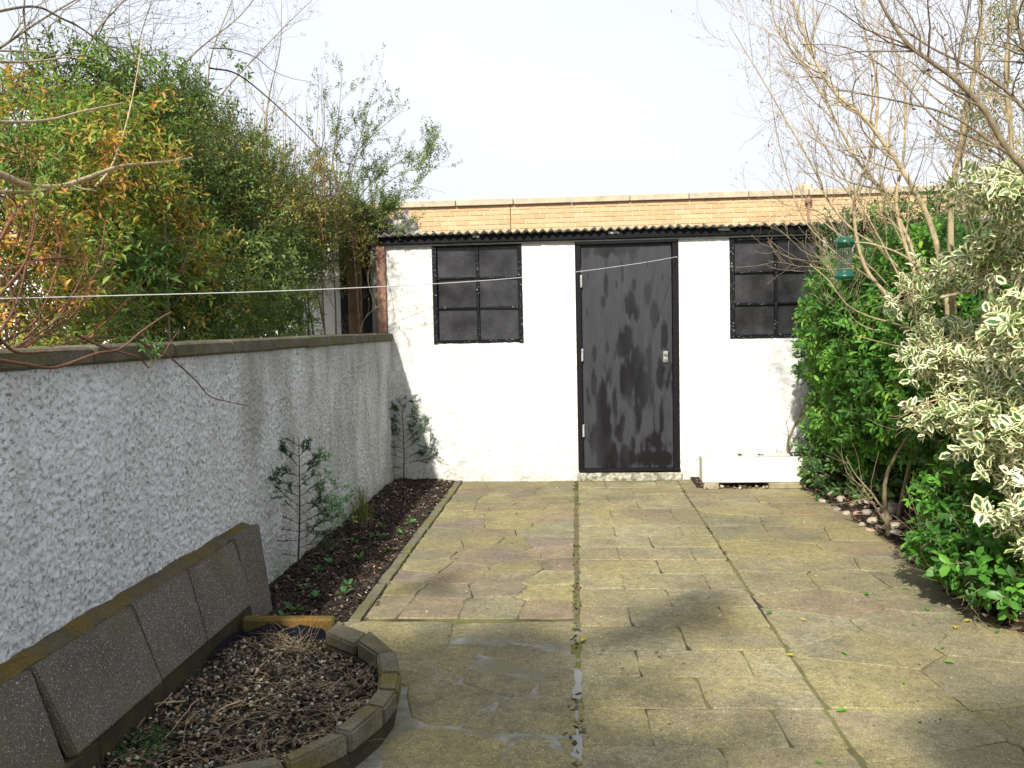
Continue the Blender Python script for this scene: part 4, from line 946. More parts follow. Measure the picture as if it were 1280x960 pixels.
# dark upper tuft
ub = [(-2.7, 6.0, 2.92, .3, .45, .25), (-2.6, 5.4, 2.85, .3, .4, .22), (-2.9, 6.6, 2.95, .35, .4, .2), (-2.8, 4.9, 2.75, .3, .4, .2)]
ut = thing('tall_evergreen', (-2.75, 5.6, 0), 'tall dark green evergreen rising above the bronze shrub against the sky', 'shrub')
p, o_ = blob_points(ub, 1150, .3, .6, .3, .47, .2, 8)
lf, dd = shoots(p, o_, 8, .13, .045, .36, up=.3, spread=.7, seed=9, cl=.5)
leaves('foliage', ut, lf, 'small', L_HEDGE); put('twigs', tubes_mesh('twigs', shoot_lines(p, dd, .2, .0018, .5), B_DARK), ut)
out, tips = [], []
for l in ([(250, 260), (262, 180), (262, 80), (290, 0), (300, -40)], [(240, 240), (255, 150), (330, 60), (400, -10)], [(170, 220), (175, 110), (172, 60), (200, -30)], [(330, 230), (335, 130), (350, 60), (352, 0)]):
    pts = TR(l, x=-2.7); along(pts, np.linspace(.009, .002, len(pts)), 1, out, tips, 14, .45, up=.25, wander=.3)
put('branches', tubes_mesh('branches', out, B_GREY), ut)
tp = np.array([t[0] for t in tips if R.random() < .55]); td = np.array([t[1] for t in tips])[:len(tp)]
lf, _ = shoots(tp, td, 6, .08, .02, .4, seed=3); leaves('tip_foliage', ut, lf, 'small', L_HEDGE)
# airy evergreen with open tips at right end of hedge
ae = thing('airy_shrub', (-2.3, 7.9, 0), 'airy shrub with feathery open tips standing against the sky near the shed roof', 'shrub')
out, tips = [], []
for l in ([(410, 300), (415, 220), (425, 150), (430, 100)], [(425, 310), (440, 230), (460, 160), (480, 105)], [(430, 300), (450, 240), (490, 200), (530, 175)], [(420, 290), (460, 250), (500, 220), (525, 212)], [(400, 300), (420, 260), (445, 190), (505, 135)], [(400, 280), (395, 230), (415, 180), (420, 130)], [(440, 330), (450, 280), (480, 262), (520, 240)], [(430, 340), (440, 300), (460, 285), (490, 275)]):
    pts = TR(l, y=8.0); pts = pts+np.c_[np.zeros(len(pts)), np.linspace(0, R.uniform(-.5, .3), len(pts)), np.zeros(len(pts))]
    along(pts, np.linspace(.007, .0016, len(pts)), 1, out, tips, 13, .30, up=.25, wander=.25, kids=(3, 5))
put('branches', tubes_mesh('branches', out, B_GREY), ae)
pp_, dd_ = [], []
for pts, rad in out:
    for i in range(1, len(pts)):
        if R.random() < .85: pp_.append(pts[i]); dd_.append(pts[i]-pts[i-1])
pp_ = np.array(pp_); dd_ = norm(np.array(dd_)); kk = NR.random(len(pp_)) < np.clip(1.25-(pp_[:, 2]-2.4)*1.0, .16, 1); lf, _ = shoots(pp_[kk], dd_[kk], 7, .06, .027, .42, spread=.4, seed=4, rbias=.08); leaves('foliage', ae, lf, 'small', L_HEDGE)
# forsythia
fo = thing('forsythia', (-2.5, 7.0, 0), 'upright forsythia stems with scattered yellow flowers behind the hedge', 'shrub')
out, tips = [], []
for k in range(34):
    px = R.uniform(275, 430); l = [(px+R.uniform(-10, 20), 300), (px+R.uniform(-12, 12), 225), (px+R.uniform(-14, 14)-5, R.uniform(110, 190))]; pts = TR(l, y=R.uniform(6.6, 7.8)); along(pts, np.linspace(.004, .0012, len(pts)), 0, out, tips, 4, .22, up=.5)
put('stems', tubes_mesh('stems', out, B_RED), fo)
pp_ = [];
for pts, rad in out:
    for i in range(2, len(pts)):
        if R.random() < .5: pp_.append(pts[i]+NR.normal(0, .01, 3))
pp_ = np.array(pp_); kk = fbm(pp_, .25, 60) > .52; pp_ = pp_[kk]
lf, _ = shoots(pp_, rdir(len(pp_)), 4, .012, .022, .45, spread=1); leaves('flowers', fo, lf, 'small', L_YELLOW)
# traced big pale branches
def branch_thing(name, label, base, lines, mat, cat='branch', tw=(0, .2), group=None):
    t = thing(name, base, label, cat, group); out, tips = [], []
    for pts, r0, r1, n_ in lines:
        if mat is B_RED: r0 *= 1.4; r1 *= 1.4
        one = []; along(pts, np.linspace(r0, r1, len(pts)), 0, one, tips, n_, tw[1], up=.1)
        put('branch', tubes_mesh('branch', one, mat), t); out += one
    return t, out, tips
branch_thing('fig_branches', 'thick pale bare limbs reaching in from the left edge over the bronze shrub', (-2.3, 3.0, 1), [
    (TR([(-60, 200), (0, 218), (35, 232), (75, 233), (110, 222), (150, 208), (190, 204), (225, 200), (240, 197)], x=-2.05), .015, .004, 3),
    (TR([(-60, 245), (0, 240), (40, 240), (75, 236)], x=-2.07), .010, .005, 2),
    (TR([(-40, 140), (0, 152), (60, 150), (100, 140), (153, 129)], x=-2.05), .008, .004, 1),
    (TR([(-40, 70), (0, 77), (50, 76), (105, 68)], x=-2.05), .007, .003, 1),
    (TR([(-40, 62), (20, 64), (65, 66)], x=-2.08), .005, .003, 0),
    (TR([(118, 235), (138, 210), (155, 165), (168, 110), (178, 50)], x=-2.1), .006, .0025, 3)], B_PALE)
t, out, tips = branch_thing('bramble_cane', 'long thin dark cane arching down across the sky towards the shed', (-2.6, 5.5, 1), [
    (TR([(262, 85), (295, 92), (330, 118), (370, 155), (400, 185), (430, 203), (470, 215), (510, 228), (556, 241)], x=-2.3), .0062, .002, 0),
    (TR([(262, 60), (290, 62), (320, 72), (340, 88), (365, 98), (388, 102)], x=-2.35), .004, .0015, 1)], B_DARK)
lf, _ = shoots(TR([(280, 55), (300, 80), (310, 95)], x=-2.35), rdir(13), 5, .04, .045, .4); leaves('foliage', t, lf, 'small', L_HEDGE)
# tangle of bare twigs top left
tt = thing('bare_tree', (-3.2, 4.5, 0), 'leafless tree with a tangle of fine arching twigs at the top left', 'tree')
out, tips = [], []
for l in ([(-30, 20), (40, 8), (75, 22), (115, 45), (160, 92), (165, 110)], [(60, 130), (95, 90), (120, 40), (155, 0), (170, -30)], [(85, 210), (100, 150), (118, 60), (140, 10)], [(0, 60), (60, 20), (130, -20)], [(120, 45), (150, 70), (200, 95)], [(200, 130), (240, 70), (300, 20), (330, -20)], [(20, 180), (35, 90), (30, 10), (40, -30)], [(-20, 110), (30, 130), (80, 170)]):
    pts = TR(l, x=-2.9); along(pts, np.linspace(.008, .003, len(pts)), 1, out, tips, 12, .5, up=.12, wander=.35)
put('branches', tubes_mesh('branches', out, B_GREY), tt)
pts = spline([(-3.3, 4.6, 0), (-3.25, 4.5, 1.2), (-3.0, 4.3, 2.4), P(60, 130, x=-2.9)], 6); put('trunk', tubes_mesh('trunk', [(pts, np.linspace(.05, .012, len(pts)))], B_DARK), tt)
tp = np.array([t[0] for t in tips]); lf, _ = shoots(tp, rdir(len(tp)), 3, .04, .018, .45, seed=8); leaves('buds', tt, lf, 'small', L_HEDGE)
# red stemmed vine at the near end and the twig over the wall
vn = thing('red_vine', (-1.9, 2.7, 1.34), 'tangled red brown bare vine stems at the left edge above the coping', 'climber')
out, tips = [], []
base = [(-30, 430), (10, 440), (30, 430), (60, 425), (-20, 440)]
for l in ([(-20, 440), (20, 380), (40, 290), (45, 240)], [(0, 430), (45, 400), (70, 340), (78, 295)], [(10, 440), (70, 400), (100, 350), (108, 320)], [(20, 440), (90, 395), (120, 340), (132, 278)], [(-20, 330), (10, 350), (20, 400), (15, 440)], [(0, 300), (20, 260), (12, 245)], [(30, 425), (60, 395), (95, 370), (130, 330)], [(40, 325), (80, 323), (103, 330)], [(60, 440), (110, 420), (145, 390), (160, 372)], [(-10, 380), (30, 330), (45, 280)], [(55, 440), (100, 425), (175, 420)]):
    pts = TR(l, x=-1.86+R.uniform(-.1, .08)); along(pts, np.linspace(.0056, .0022, len(pts)), 0, out, tips, 12, .22, up=.15, wander=.3)
put('stems', tubes_mesh('stems', out, B_RED), vn)
tp = np.array([t[0] for t in tips]); tp = tp[NR.random(len(tp)) < .5]; lf, _ = shoots(tp, rdir(len(tp)), 3, .02, .016, .5); leaves('buds', vn, lf, 'small', L_RUSTY)
t, out, tips = branch_thing('hanging_twig', 'bare jointed twig trailing down over the white wall from the coping', (-1.7, 2.8, 1.34), [
    (TR([(-20, 447), (30, 455), (70, 459), (120, 442), (150, 436), (175, 416), (200, 398), (214, 390)], x=-1.56), .0042, .0018, 0),
    (TR([(95, 418), (125, 432), (160, 443), (172, 446), (186, 460)], x=-1.60), .0035, .002, 0),
    (TR([(186, 460), (190, 452), (203, 444), (213, 428), (224, 413)], x=-1.60), .002, .0013, 0),
    (TR([(172, 425), (190, 436), (210, 445), (230, 462), (246, 477), (262, 495), (285, 502), (310, 507)], x=-1.58), .0034, .0012, 0),
    (TR([(0, 425), (20, 440), (50, 440), (86, 438)], x=-1.6), .0038, .002, 0)], B_RED, 'twig')
q = P(182, 430, x=-1.6); lf, _ = shoots(q[None]+NR.normal(0, .02, (9, 3)), rdir(9), 5, .03, .03, .35, rbias=.4); leaves('foliage', t, lf, 'small', L_WEED)
# sprigs near shed corner
t, out, tips = branch_thing('corner_sprig', 'thin pale sprig with a few yellow buds in front of the rusty corner post', (-1.75, 7.8, 1.33), [
    (TR([(450, 415), (455, 400), (470, 385), (500, 370), (540, 355)], y=7.7), .004, .0012, 3), (TR([(470, 385), (460, 350), (465, 320)], y=7.75), .003, .0012, 2),
    (TR([(470, 395), (500, 385), (530, 380)], y=7.7), .0025, .001, 2), (TR([(490, 400), (510, 425), (508, 470), (505, 495)], y=7.86), .002, .0008, 5), (TR([(475, 330), (483, 360), (487, 395)], y=7.8), .003, .001, 2)], B_PALE)
tp = np.array([t_[0] for t_ in tips]); lf, _ = shoots(tp[:8], rdir(len(tp[:8])), 3, .01, .02, .5); leaves('buds', t, lf, 'small', L_YELLOW)

# neighbour's tree standing behind the camera on the left: it throws the broken shade over the near paving
sh = thing('shade_tree', (-2.9, -1.4, 0), 'half leafless neighbouring tree behind the viewpoint that shades the near paving', 'tree')
SHX = [(.62, 4.38, 3.8, .15), (.5, 4.2, 3.8, .18), (.36, 4.02, 3.8, .15), (.22, 3.85, 3.8, .12), (-.25, 3.25, 3.6, .3), (-.05, 3.1, 3.7, .16), (.55, 2.9, 3.8, .14)]
sb = []
for gx, gy, h, r_ in ((-.75, 2.7, 3.5, .55), (-.5, 3.35, 3.6, .50), (-.15, 2.75, 3.7, .36), (-.9, 3.3, 3.3, .5), (-.3, 3.75, 3.8, .22), (.42, 4.2, 3.8, .17), (.62, 4.12, 3.9, .12), (.25, 3.4, 3.9, .16), (1.27, 2.86, 3.9, .24), (1.42, 2.95, 3.9, .24), (1.35, 2.7, 3.9, .26), (1.6, 2.85, 4.0, .25), (-.8, 4.7, 3.3, .14), (.2, 2.6, 3.6, .25))+tuple(SHX):
    L_ = h/math.tan(SUN_EL); sb.append((gx-math.sin(SUN_AZ)*L_, gy-math.cos(SUN_AZ)*L_, h, r_, r_, r_*.7))
p, o_ = blob_points(sb, 3000, .2, .4, .3, .30, .2, 71)
lf, dd = shoots(p, o_, 7, .12, .05, .45, seed=72); leaves('foliage', sh, lf, 'small', L_HEDGE); put('twigs', tubes_mesh('twigs', shoot_lines(p, dd, .2, .003, .4), B_GREY), sh)
out = [(spline([(-2.9, -1.4, 0), (-2.85, -1.35, 1.5), (-2.6, -1.3, 3.2)], 6), np.linspace(.09, .05, 13))]
for b in sb: out.append((spline([(-2.75, -1.33, R.uniform(2.2, 3.0)), ((b[0]-2.7)/2, (b[1]-1.3)/2, R.uniform(3.2, 3.6)), b[:3]], 5), np.linspace(.03, .008, 11)))
put('trunk', tubes_mesh('trunk', out[:1], B_DARK), sh); put('limbs', tubes_mesh('limbs', out[1:], B_DARK), sh)

# ---- left border: young conifers, weeds
def conifer(base, h, sprays, label, lm=L_CONIFER, tops=1., width=.26, lean=(0, 0), rust=()):
    t = thing('young_conifer', base, label, 'conifer'); b = np.array(base)
    pts = spline([b, b+np.array([lean[0]*.4+.01, lean[1]*.4, h*.45]), b+np.array([lean[0], lean[1], h])], 8); put('stem', tubes_mesh('stem', [(pts, np.linspace(.0065, .0016, len(pts)))], B_DARK), t)
    lines, LP, LD, LN, rs = [], [], [], [], []
    for k in range(sprays):
        f = ((k+.5)/sprays)**.85; z = h*(.20+.78*f); c = pts[min(len(pts)-1, int(z/h*(len(pts)-1)))]; a = k*2.4+R.uniform(-.5, .5)
        L = (width*(1-f)**.6*R.uniform(.45, 1.25)+.035); a = (0 if k % 2 else math.pi)+R.uniform(-.75, .75); d = np.array([math.cos(a), math.sin(a), R.uniform(.05, .35)+.6*f]); one, tt_ = [], []
        grow(c, d, L, .0020, 2 if L > .1 else 1, one, tt_, up=R.uniform(-.1, .12), wander=.2, kids=(5, 8), ang=.75, shrink=.36, seg=6, rmin=.0006)
        lines += one
        for q, _r in one:
            seg_ = np.linalg.norm(q[-1]-q[0]); nn_ = max(4, int(seg_/.0042)); fr = .15 if seg_ > L*.7 else 0.
            for u_ in range(nn_):
                tt2 = (fr+(1-fr)*(u_+R.random())/nn_)*(len(q)-1); j = min(int(tt2), len(q)-2); dd2 = norm(q[j+1]-q[j])
                LP.append(q[j]+(q[j+1]-q[j])*(tt2-j)); LD.append(dd2+NR.normal(0, .5, 3)); LN.append((R.uniform(-.5, .5), R.uniform(-.8, .1), R.uniform(.2, 1))); rs.append(.15+.45*(tt2/(len(q)-1))*R.random()+.25*f+R.uniform(-.1, .1))
    put('sprays', tubes_mesh('sprays', lines, B_DARK), t); n_ = len(LP)
    lf = dict(P=np.array(LP), D=np.array(LD), N=np.array(LN, float), L=NR.uniform(.010, .020, n_), W=NR.uniform(.003, .0055, n_), r=np.array(rs)); 
    if rust:
        rr_ = (NR.random(n_) < .12) & (lf['P'][:, 2] < b[2]+h*.45); leaves('dead_foliage', t, {k_: v_[rr_] for k_, v_ in lf.items()}, 'small', L_RUSTY); lf = {k_: v_[~rr_] for k_, v_ in lf.items()}
    leaves('foliage', t, lf, 'small', lm); return t
q = P(372, 722, z=0); conifer((q[0], q[1], -.01), .80, 24, 'taller spindly young conifer in the border near the leaning slabs', rust=(1,), width=.36, lean=(.03, .02))
q = P(508, 601, z=0); conifer((q[0], q[1]-.12, 0), .80, 22, 'young conifer in the far corner of the border against the shed wall', width=.30, lean=(0, 0))
# lime green seedling
q = P(452, 664, z=0); t = thing('lime_conifer', tuple(q), 'small bright lime green conifer seedling between the two young conifers', 'conifer'); pp_, dd_, ln = [], [], []
for k in range(46):
    a = R.uniform(0, 6.28); r = R.uniform(0, .075); d = np.array([math.cos(a)*r*1.2, math.sin(a)*r*1.2, 1]); L = R.uniform(.14, .29)*(1-r*3)
    b = np.array([q[0]+math.cos(a)*r, q[1]+math.sin(a)*r, .0+R.uniform(0, .06)]); ln.append((np.array([b, b+norm(d)*L]), np.array([.0015, .0008])))
    for u_ in range(14): pp_.append(b+norm(d)*L*(.25+.75*u_/14)); dd_.append(d+NR.normal(0, .5, 3))
n_ = len(pp_); lf = dict(P=np.array(pp_), D=np.array(dd_), N=rdir(n_), L=NR.uniform(.014, .03, n_), W=NR.uniform(.003, .005, n_), r=NR.random(n_)); leaves('foliage', t, lf, 'small', L_LIME); put('stems', tubes_mesh('stems', ln, B_GREY), t)
# weeds in the border
wp = [(515, 655, 'weed'), (480, 660, 0), (477, 672, 0), (462, 675, 0), (450, 700, 0), (430, 745, 0), (398, 718, 0), (396, 748, 0), (368, 765, 0), (414, 706, 0), (502, 668, 0), (435, 735, 0), (440, 680, 0), (355, 775, 0), (487, 690, 0), (380, 738, 0)]
for k, (px, py, _) in enumerate(wp):
    q = P(px, py, z=.01); t = thing('weed', (q[0], q[1], .0), 'small green weed in the dark left border, %s weed counting from the shed end' % ORD[sorted(wp, key=lambda w_: w_[1]).index(wp[k])], 'weed', 'weeds in the left border'); n_ = R.randint(6, 10)
    a = NR.uniform(0, 6.28, n_); D = np.c_[np.cos(a), np.sin(a), NR.uniform(.3, 1.1, n_)]; L = NR.uniform(.03, .055, n_)*(1.4 if k in (8,) else 1)
    for i in range(min(n_, 8)):
        V, F, E_ = leaf_verts('oval', np.array([[q[0], q[1], .012]])+D[i:i+1]*.01, D[i:i+1], np.array([[0, -.1, 1.]]), L[i:i+1], L[i:i+1]*.5); put('leaf', mesh('leaf', V, F, L_WEED, True, {'rnd': np.full(8, R.random()), 'edge': E_}), t)
# low moss plant in the round bed
q = P(180, 935, z=.05); b = [(q[0], q[1], .035, .10, .14, .05)]; t = thing('creeping_plant', (q[0], q[1], .06), 'low mat of tiny dark green leaves at the left of the round bed', 'ground cover')
p, o_ = blob_points(b, 420, .4, .3, .1); lf, _ = shoots(p, o_, 6, .02, .009, .6, seed=2); leaves('foliage', t, lf, 'small', L_IVY)

# ---- right side shrubs
def at(px, py, yy, rx, ry, rz): q = P(px, py, y=yy); return (q[0], q[1], q[2], rx, ry, rz)
gs = thing('glossy_shrub', (2.3, 6.3, 0), 'tall glossy green leafed shrub trained against the right end of the white outbuilding', 'shrub')
gb = [(2.22, 6.9, 1.35, .50, .55, .52), (2.28, 6.7, .80, .48, .60, .42), (2.30, 6.2, 1.25, .48, .60, .50), (2.35, 5.8, .85, .48, .55, .42), (2.42, 5.3, 1.05, .45, .5, .40), (2.32, 7.3, 1.62, .45, .4, .32), (2.42, 6.3, 1.72, .4, .6, .28), (2.4, 6.9, .45, .45, .6, .3), (2.4, 5.4, .6, .35, .4, .25)]
gb += [(2.15, 7.45, 1.1, .32, .3, .5), (2.15, 7.3, .6, .3, .35, .35)]
p, o_ = blob_points(gb, 8500, .6, .3, .3, .30, .2, 12)
lf, dd = shoots(p, o_, 7, .085, .056, .40, up=.1, spread=.55, droop=.3, seed=13, cl=.6, rs=.25)
leaves('foliage', gs, lf, 'oval', L_GLOSS, single=290); put('twigs', tubes_mesh('twigs', shoot_lines(p, dd, .1, .002, .35), B_GREY), gs)
stems_for(gb, 0, 12, .018, B_GREY, gs)
lb = thing('low_shrub', (2.05, 7.2, 0), 'low spreading green shrub beside the white trough', 'shrub')
p, o_ = blob_points([(2.02, 7.35, .20, .26, .25, .22), (2.10, 6.95, .18, .28, .35, .2), (2.25, 6.5, .16, .25, .3, .15), (1.92, 7.5, .33, .14, .12, .1)], 520, .45, .3, .2)
lf, dd = shoots(p, o_, 6, .07, .05, .48, up=.5, spread=.6, seed=15, rs=.2); leaves('foliage', lb, lf, 'oval', L_IVY, single=160); put('twigs', tubes_mesh('twigs', shoot_lines(p, dd, .1, .002, .5), B_GREY), lb)
fb = thing('front_shrub', (2.15, 4.5, 0), 'rounded glossy green bush at the edge of the paving on the right', 'shrub')
fbl = [at(1200, 632, 4.55, .18, .25, .17), at(1222, 690, 4.3, .2, .3, .18), at(1185, 690, 4.5, .15, .2, .12), at(1250, 722, 4.1, .15, .25, .09), at(1235, 610, 4.7, .17, .2, .14)]
p, o_ = blob_points(fbl, 800, .5, .3, .2, .28, .15, 16)
lf, dd = shoots(p, o_, 7, .07, .054, .40, up=.35, spread=.5, droop=.1, seed=17, cl=.5, rs=.2); leaves('foliage', fb, lf, 'oval', L_GLOSS, single=280); put('twigs', tubes_mesh('twigs', shoot_lines(p, dd, .1, .002, .5), B_GREY), fb)
stems_for(fbl, 0, 6, .01, B_GREY, fb, spread=.1)
vb = thing('variegated_shrub', (2.3, 4.3, 0), 'cream and green variegated euonymus shrub filling the right edge', 'shrub')
vbl = [at(1190, 455, 4.7, .28, .3, .09), at(1150, 450, 4.8, .14, .2, .06), at(1180, 425, 4.9, .2, .25, .10), at(1220, 520, 4.4, .28, .3, .10), at(1170, 520, 4.6, .14, .2, .06), at(1260, 540, 4.1, .25, .3, .12),
       at(1270, 240, 4.2, .26, .4, .13), at(1225, 235, 4.4, .13, .25, .07), at(1255, 320, 4.4, .2, .3, .15), at(1225, 320, 4.6, .12, .2, .08), at(1180, 340, 5.2, .16, .3, .10), at(1285, 420, 4.0, .16, .3, .22), at(1275, 645, 3.9, .15, .22, .07), at(1245, 635, 4.0, .08, .12, .04), at(1260, 590, 4.1, .16, .2, .08), at(1270, 500, 4.3, .25, .3, .15), at(1290, 700, 3.9, .07, .2, .07), at(1230, 570, 4.5, .15, .2, .07), at(1140, 370, 5.4, .15, .3, .08)]
vbl = [(a_, b_, c_, d_*.9, e_*.8, f_*.8) for a_, b_, c_, d_, e_, f_ in vbl]
p, o_ = blob_points(vbl, 900, .3, .4, .12, .38, .13, 19)
lf, dd = shoots(p, o_, 7, .075, .058, .52, up=.25, spread=.6, seed=20, cl=.3, rbias=.1); leaves('foliage', vb, lf, 'oval', L_VAR, single=295); put('twigs', tubes_mesh('twigs', shoot_lines(p, dd, .13, .002, .5), B_PALE), vb)
out, tips = [], []
for l, yy, r in (([(1262, 770), (1240, 700), (1225, 600), (1225, 500), (1225, 420), (1240, 330), (1262, 250)], 4.6, .013), ([(1272, 790), (1255, 620), (1250, 520), (1240, 420), (1250, 330)], 4.7, .010), ([(1275, 800), (1265, 620), (1250, 560), (1232, 540), (1190, 500), (1150, 505)], 4.5, .008), ([(1290, 800), (1288, 600), (1290, 400), (1270, 260)], 4.3, .013), ([(1150, 430), (1190, 450), (1225, 470)], 4.75, .005), ([(1200, 240), (1240, 250), (1290, 300)], 4.4, .007), ([(1175, 372), (1215, 362), (1245, 345), (1270, 330)], 4.5, .008), ([(1215, 290), (1200, 250), (1175, 200)], 4.8, .006)):
    pts = TR(l, y=yy); pts[:, 2] = np.maximum(pts[:, 2], 0); along(pts, np.linspace(r, r*.45, len(pts)), 1, out, tips, 7, .25, up=.15)
put('branches', tubes_mesh('branches', out, B_PALE), vb)

# pale multi stemmed bare shrub
ps_ = thing('bare_shrub', (2.5, 6.0, 0), 'bare multi stemmed shrub with pale yellowish branches fanning up over the brick building', 'shrub')
out, tips = [], []
TRK = [([(1195, 560), (1190, 430), (1172, 300), (1140, 225), (1090, 150), (1048, 110), (1020, 60), (1000, 0), (990, -40)], 5.6, .034),
       ([(1185, 560), (1160, 400), (1105, 320), (1062, 290), (1030, 255), (1010, 215), (985, 175), (950, 118), (925, 80), (905, 50)], 5.9, .016),
       ([(1205, 560), (1185, 380), (1178, 250), (1190, 150), (1200, 60), (1195, -30)], 5.4, .038),
       ([(1200, 560), (1170, 400), (1150, 320), (1120, 250), (1085, 200), (1060, 150), (1030, 90), (985, 20), (975, -30)], 5.8, .026),
       ([(1210, 560), (1220, 420), (1235, 300), (1240, 200), (1225, 100), (1235, 0), (1240, -40)], 5.2, .034),
       ([(1190, 560), (1150, 420), (1120, 380), (1075, 345), (1050, 330), (1000, 285), (975, 230), (955, 150), (948, 60)], 6.1, .012),
       ([(1180, 560), (1130, 400), (1085, 330), (1075, 250), (1100, 180), (1110, 100), (1095, 20), (1100, -40)], 5.7, .024),
       ([(1190, 560), (1140, 430), (1080, 410), (1055, 390), (1040, 350), (1010, 320)], 5.9, .008),
       ([(1200, 560), (1180, 420), (1150, 330), (1135, 250), (1150, 180), (1155, 90), (1140, 10)], 5.5, .026),
       ([(1220, 560), (1250, 400), (1262, 250), (1275, 120), (1265, 0)], 5.0, .030),
       ([(1188, 560), (1165, 440), (1140, 380), (1100, 300), (1060, 230), (1035, 190), (1010, 150), (990, 90)], 5.75, .014),
       ([(1190, 540), (1160, 420), (1110, 345), (1070, 305), (1045, 262), (1015, 250), (985, 242)], 6.0, .010)]
LO[0] = .38
for l, yy, r in TRK:
    r *= .62; pts = TR(l, y=yy); pts[0, 2] = max(pts[0, 2], 0); pts += np.c_[np.zeros(len(pts)), np.linspace(0, R.uniform(-.5, .5), len(pts)), np.zeros(len(pts))]
    along(pts, np.linspace(r, max(.002, r*.22), len(pts)), 1, out, tips, 30 if yy < 5.85 else 15, .48 if yy < 5.85 else .36, up=.28, wander=.38, kids=(4, 7), ang=.65)
LO[0] = .15
put('branches', tubes_mesh('branches', out, B_PALE), ps_)
q = np.array([t_[0] for t_ in tips]); lf, _ = shoots(q, rdir(len(q)), 2, .01, .012, .5); leaves('buds', ps_, lf, 'small', L_RUSTY)
# dark tree reaching in from the right
dt = thing('overhanging_tree', (3.1, 3.6, 0), 'dark bare tree limbs crossing the top right corner from outside the picture', 'tree')
out, tips = [], []
for l, r in (([(1330, 260), (1262, 190), (1232, 140), (1195, 100), (1165, 78), (1135, 55), (1110, 20), (1090, -20)], .020), ([(1300, 160), (1260, 115), (1215, 85), (1165, 60), (1120, 30)], .012), ([(1320, 230), (1250, 185), (1190, 145), (1130, 128), (1080, 118), (1045, 112)], .009),
             ([(1262, 190), (1210, 170), (1170, 150), (1120, 95), (1060, 60), (1000, 55)], .007), ([(1195, 95), (1205, 40), (1215, -20)], .008), ([(1310, 90), (1280, 60), (1262, -20)], .016), ([(1200, 110), (1175, 140), (1165, 200)], .004), ([(1270, 215), (1220, 195), (1180, 172)], .005)):
    r *= .72; pts = TR(l, y=3.9); along(pts, np.linspace(r, r*.35, len(pts)), 1, out, tips, 11, .42, up=.05, wander=.4, kids=(3, 5), ang=.8)
b = P(1330, 260, y=3.9); pts = spline([(3.0, 3.9, 0), (2.95, 3.9, 1.2), b], 6); out.append((pts, np.linspace(.07, .021, len(pts))))
put('branches', tubes_mesh('branches', out, B_GREY), dt)
q = np.array([t_[0] for t_ in tips]); q = q[NR.random(len(q)) < .06]; lf, _ = shoots(q, rdir(len(q)), 2, .02, .025, .5); leaves('dead_leaves', dt, lf, 'small', L_RUSTY)
# background conifer and ivy mass on the right
bc = thing('background_conifer', (5.2, 9.5, 0), 'tall dark conifer behind the bare branches at the right edge', 'tree')
bl = [at(1255, 150, 9.3, .6, .6, .55), at(1268, 80, 9.3, .5, .5, .5), at(1280, 20, 9.3, .5, .5, .5), at(1240, 215, 9.3, .6, .6, .5), at(1290, 120, 9.3, .6, .6, .8)]
p, o_ = blob_points(bl, 1300, .3, .4, .4, .45, .4, 23); lf, _ = shoots(p, o_, 9, .2, .06, .2, seed=24); leaves('foliage', bc, lf, 'small', L_OLIVE)
pts = spline([(5.3, 9.5, 0), (5.3, 9.5, 4)], 4); put('trunk', tubes_mesh('trunk', [(pts, np.linspace(.12, .04, len(pts)))], B_DARK), bc)
iv = thing('roof_climber', (2.6, 7.7, 1.9), 'dark climber massed over the right end of the corrugated roof', 'climber')
p, o_ = blob_points([at(1090, 285, 7.6, .45, .35, .18), at(1160, 270, 7.3, .4, .4, .2), at(1200, 330, 6.8, .5, .5, .4), at(1130, 330, 7.2, .4, .4, .25), at(1250, 420, 6.2, .5, .5, .5), at(1260, 560, 5.6, .4, .5, .4), at(1040, 300, 7.6, .2, .2, .1)], 2600, .4, .35, .3, .36, .25, 25)
lf, dd = shoots(p, o_, 7, .1, .042, .45, seed=26, rbias=-.05, cl=.5); leaves('foliage', iv, lf, 'oval', L_IVY); put('twigs', tubes_mesh('twigs', shoot_lines(p, dd, .2, .003, .3), B_GREY), iv)
# traced pale twigs in front of the glossy shrub
branch_thing('arching_twigs', 'pale bare twigs arching in front of the glossy green shrub', (2.0, 5.4, 1), [
    (TR([(1012, 330), (1035, 350), (1058, 380), (1085, 395), (1120, 405), (1160, 420)], y=5.5), .003, .006, 0), (TR([(1020, 270), (1060, 300), (1090, 305), (1130, 320), (1165, 350)], y=5.5), .004, .007, 1),
    (TR([(1070, 420), (1110, 430), (1150, 440), (1180, 470)], y=5.2), .003, .004, 1), (TR([(1100, 370), (1130, 385), (1150, 410)], y=5.3), .003, .003, 0), (TR([(1140, 350), (1146, 400), (1152, 450)], y=5.2), .003, .003, 0), (TR([(1130, 630), (1145, 640), (1160, 660)], y=4.9), .003, .003, 0)], B_PALE)

